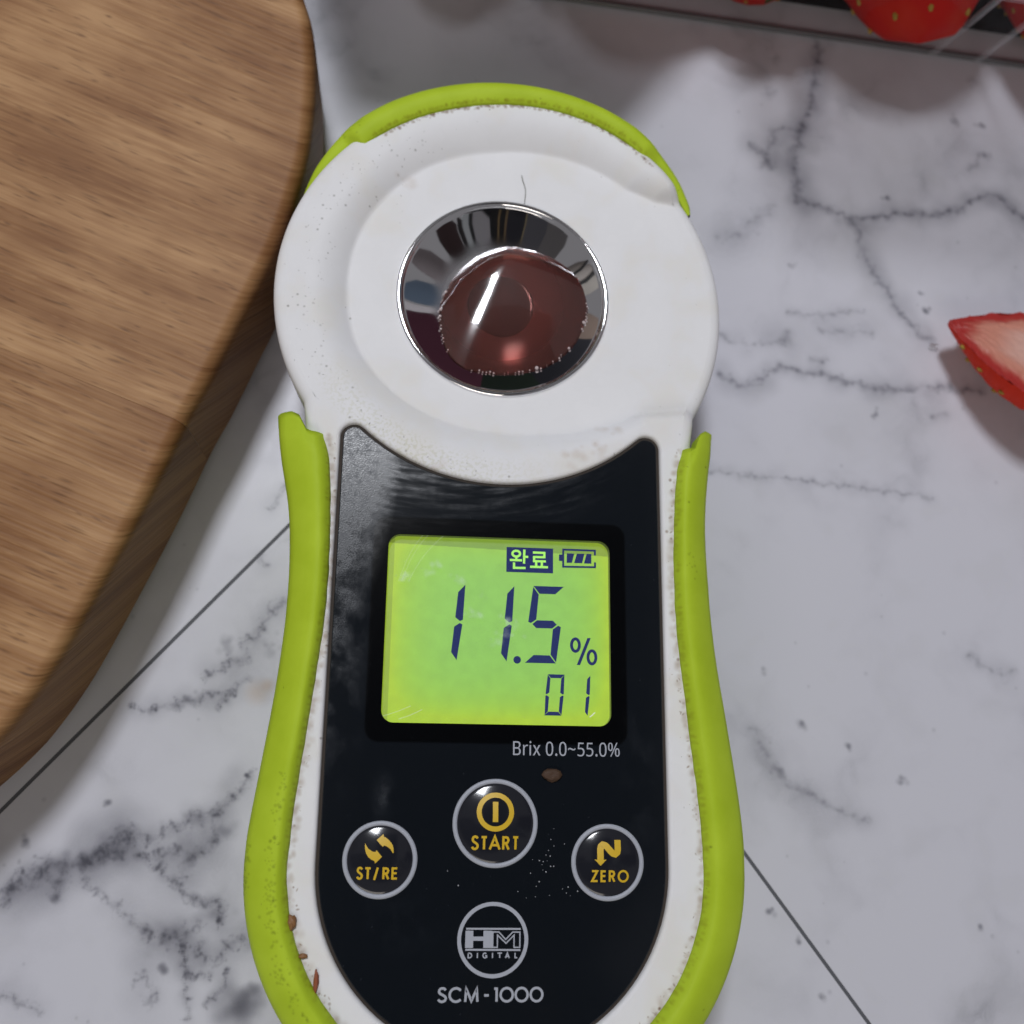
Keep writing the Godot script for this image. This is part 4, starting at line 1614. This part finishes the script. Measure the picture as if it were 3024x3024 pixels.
# ---- cut strawberry at the right edge
func slice() -> void:
	var root := thing("strawberry_half", "cut half of a strawberry lying face up on the table at the right edge", "strawberry")
	var q := FastNoiseLite.new()
	q.frequency = .35
	var ax := Vector3(.90, .20, .42).normalized()
	var up := (Vector3(-.10, 1, -.42) - ax * ax.dot(Vector3(-.10, 1, -.42))).normalized()
	root.transform = Transform3D(Basis(ax, up, ax.cross(up)), Vector3(73.3, 6.2, -52.0) * MM)
	var half := func(s: float) -> float:
		return 10.0 * pow(sin(PI * clampf(.015 + s / 33.0 * .93, 0, 1)), .95)
	var rows := []
	var cols := []
	var skin := []
	var scol := []
	for j in 61:
		var s := 33.0 * pow(j / 60.0, 1.3)
		var w: float = half.call(s)
		var row := PackedVector3Array()
		var cr := PackedColorArray()
		for i in 41:
			var u := -1.0 + 2.0 * i / 40
			var rough := 1.0 + (.16 if u < 0.0 else .05) * q.get_noise_2d(s * 1.8, 5.0 * signf(u)) * absf(u)
			var d := w * (1.0 - absf(u))       # mm from the skin
			var e := minf(d, s * .55)
			var f := smoothstep(1.2, 3.4, e + .8 * q.get_noise_2d(s, u * 8))
			var streak := .5 + .5 * q.get_noise_2d(s * .5, u * w * 2.5)
			var c := Color(.36, .035, .03).lerp(Color(.52, .22, .16), f).lerp(Color(.60, .40, .34), smoothstep(3.6, 6.5, e) * .8)
			c = c.lerp(Color(.6, .25, .18), .25 * streak * f)
			row.append(Vector3(s, .35 * f * (1.0 - .3 * streak) + .3 * q.get_noise_2d(s * 3, u * 20), w * u * rough))
			cr.append(c)
		rows.append(row)
		cols.append(cr)
		row = PackedVector3Array()
		cr = PackedColorArray()
		for i in 25:
			var t := PI * i / 24
			var rough := 1.0 + .05 * q.get_noise_2d(s * 1.6, 5.0 * signf(-cos(t))) * absf(cos(t))
			var dim := 1.0 - .05 * maxf(0.0, sin(s * 2.2 + (i % 2) * PI) * sin(i * 1.6))
			row.append(Vector3(s, -w * .82 * sin(t) * dim, -w * cos(t) * rough))
			cr.append(Color(.62, .035, .015))
		skin.append(row)
		scol.append(cr)
	var g := Geo.new()
	g.grid(rows, Vector3.UP, false, false, cols)
	M.flesh = mat(Color.WHITE, .38, 0, .3)
	M.flesh.vertex_color_use_as_albedo = true
	obj("flesh", g, M.flesh, root)
	g = Geo.new()
	g.grid(skin, Vector3(15, 2, 0), true, false, scol)
	obj("skin", g, M.berry, root)
	g = Geo.new()
	for j in 6:
		for i in 5:
			var s := 3.0 + 4.6 * j + (i % 2) * 2.2 + q.get_noise_2d(i * 9, j * 9) * 2.0
			var t := PI * (i + .45 + .5 * q.get_noise_2d(j * 7, i * 7)) / 5.0
			var w: float = half.call(s)
			g.ball(Vector3(s, -w * .82 * sin(t), -w * cos(t)), Vector3(.6, .38, .38), 8, 5)
	var sd := obj("seeds", g, M.seed, root)
	sd.set_meta("kind", "stuff")

# ---- small things lying about
func lump(called: String, label: String, category: String, c: Vector3, r: Vector3, s: int, m: Material) -> void:
	var q := FastNoiseLite.new()
	q.seed = s
	q.frequency = .6
	var rows := []
	for j in 9:
		var row := PackedVector3Array()
		for i in 12:
			var t := PI * j / 8
			var a := TAU * i / 12
			var d := Vector3(sin(t) * cos(a), cos(t), sin(t) * sin(a))
			row.append(c + d * r * (1.0 + .55 * q.get_noise_3dv(d * 2.0 + Vector3.ONE * s)))
		rows.append(row)
	var g := Geo.new()
	g.grid(rows, c, true, true)
	tag(obj(called, g, m), label, category)

func crumbs() -> void:
	var pale := mat(lin(.22, .10, .035), .55)
	lump("crumb", "dark brown crumb stuck on the black face plate under the printed range", "crumb", Vector3(6.7, PY + .15, 19.5), Vector3(1.15, .38, .85), 3, M.crumb)
	lump("crumb", "roundish brown crumb against the green rubber, uppermost on the left", "crumb", Vector3(-23.1, H + .3, 36.1), Vector3(.55, .4, .85), 5, pale)
	lump("crumb", "small oval brown crumb on the white rim, lower left", "crumb", Vector3(-21.6, H + .2, 39.7), Vector3(.5, .25, .3), 8, pale)
	lump("crumb", "thin reddish brown sliver on the white rim at the lower left", "crumb", Vector3(-20.0, H + .2, 42.4), Vector3(.28, .2, 1.3), 11, mat(lin(.26, .07, .03), .5))
	# hair on the white dish
	var g := Geo.new()
	var rows := []
	var path := resample(pairs([2.35, -63.3, 2.55, -62.4, 2.9, -61.2, 2.92, -60.2, 2.78, -58.7]), .25)
	for p in path:
		var row := PackedVector3Array()
		for k in 6:
			var t := TAU * k / 6
			row.append(Vector3(p.x + .05 * cos(t), face(p.x, p.y) + .1 + .05 * sin(t), p.y))
		rows.append(row)
	g.grid(rows, Vector3(2.7, H - DEEP + .1, -61), true, true)
	tag(obj("hair", g, mat(lin(.09, .085, .06), .5)), "short dark hair on the white face above the chrome ring", "hair")
	# splashes
	var wet := mat(Color(1, 1, 1, .04), .02)
	wet.refraction_enabled = true
	wet.refraction_scale = .033
	wet.transparency = BaseMaterial3D.TRANSPARENCY_ALPHA
	g = Geo.new()
	for k in 34:
		var c := Vector2(6.3, 30.0) if k < 32 else Vector2(-4.9, 31.8)
		var p := c + Vector2(rng.randfn(0, 2.0), rng.randfn(0, 2.4)) * (1.0 if k < 32 else .55)
		if Vector2(p.x + .06, p.y - 25.14).length() < 5.2 or Vector2(p.x - 13.4, p.y - 29.5).length() < 4.5:
			continue
		var r := rng.randf_range(.03, .09)
		g.ball(Vector3(p.x, PY + r * .3, p.y), Vector3(r, r * .8, r), 8, 6)
	var o := obj("splashes", g, mat(lin(.42, .43, .46), .1, 0, .8))
	tag(o, "tiny water splashes on the black face plate round the START button", "water")
	o.set_meta("kind", "stuff")
	g = Geo.new()
	g.ball(Vector3(73.7, .2, -50.4), Vector3(.9, .45, .7), 20, 12)
	tag(obj("droplet", g, wet), "clear droplet on the table beside the tip of the cut strawberry", "droplet")

# the veins of the marble print: width, strength, then points across the table
func veins() -> Array:
	var r := []
	r.append([2.2, 0.55, -63.1, 37.1, -62.5, 34.6, -61.8, 33.5, -59.8, 32.6, -58.3, 31.9, -56.5, 31.6, -55.0, 32.3, -53.1, 32.1, -51.9, 30.4, -50.6, 29.3, -48.9, 28.1, -47.6, 26.9])
	r.append([1.6, 0.5, -62.5, 34.6, -60.7, 34.4, -59.0, 33.2, -57.3, 33.9, -55.9, 34.6, -56.9, 35.9])
	r.append([2, 0.5, -53.2, 31.6, -51.4, 30.9, -49.3, 30.9, -48.5, 29.0, -47.9, 28.1, -46.3, 28.1, -44.8, 28.1])
	r.append([1.5, 0.4, -44.8, 28.1, -42.3, 26.9, -40.5, 25.9, -39.6, 25.4, -37.3, 24.5, -35.4, 23.3, -33.6, 21.3, -32.3, 18.9])
	r.append([1.5, 0.5, -46.3, 29.9, -45.8, 30.9, -44.0, 32.2, -42.0, 33.4, -40.7, 34.5, -39.1, 35.9, -36.9, 36.8, -35.2, 37.2, -35.6, 38.4, -34.6, 39.5])
	r.append([1.7, 0.4, -44.2, 29.5, -43.4, 30.9, -41.1, 29.7, -40.3, 30.8, -39.5, 32.0, -38.5, 30.1, -37.1, 29.4, -36.5, 27.5, -37.2, 25.7, -36.3, 24.7])
	r.append([1.2, 0.3, -53.7, 33.2, -50.8, 35.9, -48.6, 37.3, -46.3, 39.3, -44.8, 40.2])
	r.append([2.2, 0.5, -45.3, 40.0, -43.9, 40.4, -42.4, 40.8, -40.5, 41.1, -39.2, 40.4, -38.3, 40.0, -37.9, 38.8])
	r.append([1.3, 0.7, -39.3, 41.3, -39.4, 42.9, -39.1, 44.0])
	r.append([1.5, 0.5, -37.6, 42.0, -36.8, 43.5, -35.6, 44.0, -34.1, 42.9, -32.5, 41.3, -30.6, 41.8])
	r.append([1.3, 0.5, -39.2, 45.5, -38.2, 45.9, -36.3, 46.2])
	r.append([0.8, 0.35, -39.1, 44.4, -38.5, 47.9, -38.0, 51.0])
	r.append([0.8, 0.35, -33.7, 44.4, -34.0, 46.6, -35.2, 48.6, -36.0, 49.9])
	r.append([2, 0.25, -45.6, 46.4, -43.0, 46.6])
	r.append([2, 0.3, -44.0, 48.5, -42.2, 47.9])
	r.append([1.2, 0.25, -62.1, 48.4, -59.1, 48.7, -56.7, 50.2])
	r.append([1.2, 0.45, -50.2, 11.1, -46.5, 11.0, -43.9, 10.7, -41.5, 9.7, -39.8, 9.4, -38.6, 8.6, -35.6, 9.1])
	r.append([1.8, 0.55, 57.7, -108.6, 56.6, -101.8, 55.6, -95.7, 53.2, -89.6, 51.6, -84.6, 52.0, -79.8, 51.5, -76.0])
	r.append([1.3, 0.35, 53.2, -89.6, 49.7, -90.3, 47.3, -86.2, 46.2, -82.3])
	r.append([1.5, 0.4, 43.4, -86.8, 45.9, -85.1, 47.5, -81.9])
	r.append([1.4, 0.55, 51.5, -76.0, 53.7, -76.0, 57.1, -75.0, 60.9, -73.7, 64.8, -73.7, 69.8, -75.0, 76.4, -75.5, 80.6, -76.8, 83.9, -78.9, 88.5, -79.7, 91.7, -76.1, 96.4, -74.1])
	r.append([1.5, 0.4, 61.3, -73.5, 62.4, -69.8, 63.7, -64.8, 66.4, -60.5, 69.0, -55.7, 72.1, -52.3, 73.7, -51.5])
	r.append([1.3, 0.5, 36.6, -43.8, 41.0, -41.9, 43.9, -43.4, 47.7, -45.7, 51.3, -44.6, 54.6, -44.6, 57.9, -43.5, 62.8, -42.7, 68.3, -42.7, 73.4, -43.4, 81.8, -43.2])
	r.append([3, 0.2, 37.1, -68.0, 40.9, -69.2, 48.0, -75.3])
	r.append([2.4, 0.45, 47.5, -49.6, 48.9, -51.8])
	r.append([1.6, 0.35, 52.3, -46.8, 55.7, -47.2])
	r.append([1.2, 0.22, 48.6, -55.3, 53.7, -55.2, 62.2, -56.4])
	r.append([1.4, 0.2, 53.9, -52.1, 63.6, -52.7])
	r.append([1.5, 0.3, 72.0, -38.0, 74.6, -39.0])
	r.append([1.4, 0.25, 83.6, -84.2, 85.8, -88.3])
	r.append([1.2, 0.2, 35.6, -51.5, 39.7, -49.5, 43.8, -49.4, 48.0, -50.5])
	r.append([1.2, 0.3, 39.7, 12.1, 41.3, 15.6, 43.0, 17.7, 45.2, 20.3, 48.3, 21.5, 51.4, 23.6, 57.2, 25.2])
	r.append([0.8, 0.25, 33.2, -27.2, 41.5, -26.9, 50.3, -26.5, 54.2, -25.9, 71.1, -24.4])
	r.append([1.5, 0.25, 74.6, 0.1, 77.3, 2.8, 82.1, 3.2])
	r.append([1.5, 0.5, -40.0, 6.8, -37.9, 5.1, -36.1, 4.1, -34.2, 3.4])
	r.append([1.4, 0.45, -35.0, 1.8, -32.9, -0.2, -30.9, -3.3, -28.3, -4.7])
	r.append([1.1, 0.3, -38.1, 10.9, -35.8, 8.3, -33.7, 6.3])
	r.append([1.2, 0.3, -32.6, -9.6, -33.1, -11.3])
	r.append([1.2, 0.3, -32.2, -17.9, -31.1, -20.4, -30.2, -22.3])
	return r

func spots() -> Array:
	return [67.8, -78.0, 0.7, 0.6, 73.2, -57.3, 0.8, 0.6, 72.4, -60.4, 0.5, 0.4, 62.5, -38.4, 0.8, 0.5, 50.0, -63.9, 0.7, 0.3, 86.9, -93.9, 1, 0.4, 81.9, -94.5, 1, 0.45, 86.0, -102.9, 1.3, 0.3, 49.6, -104.2, 1.4, 0.3, 47.9, -97.0, 1.6, 0.3, 86.7, -87.9, 1, 0.35, 47.5, 11.6, 0.9, 0.4, 54.3, 14.7, 0.6, 0.5, 62.5, 19.4, 0.8, 0.45, 41.3, 37.5, 0.8, 0.5, 45.1, 41.5, 0.5, 0.45, 48.1, 49.0, 0.6, 0.4, 72.3, 39.7, 0.5, 0.4, 41.9, 3.7, 0.6, 0.3, 43.9, 18.4, 1, 0.35, -51.5, 23.7, 0.7, 0.5, -31.6, 49.9, 4.2, 0.5, -31.0, 49.5, 3.2, 0.5, -29.7, 47.5, 1.5, 0.5, -56.8, 36.0, 0.8, 0.6, -41.8, 44.8, 0.9, 0.5, -61.7, 29.0, 0.8, 0.5, -40.1, 30.1, 2.4, 0.4, -56.4, 31.9, 2.4, 0.35, -50.5, 30.4, 2.6, 0.3, -41.7, 41.0, 2.4, 0.35, -35.7, 37.5, 2.2, 0.35, -34.9, 27.1, 1.6, 0.4, -40.5, 26.2, 2, 0.35, -36.9, 1.8, 1.3, 0.55, -30.8, 2.0, 1.3, 0.5, -56.6, 4.3, 1, 0, -41.6, 9.8, 1.2, 0.45]
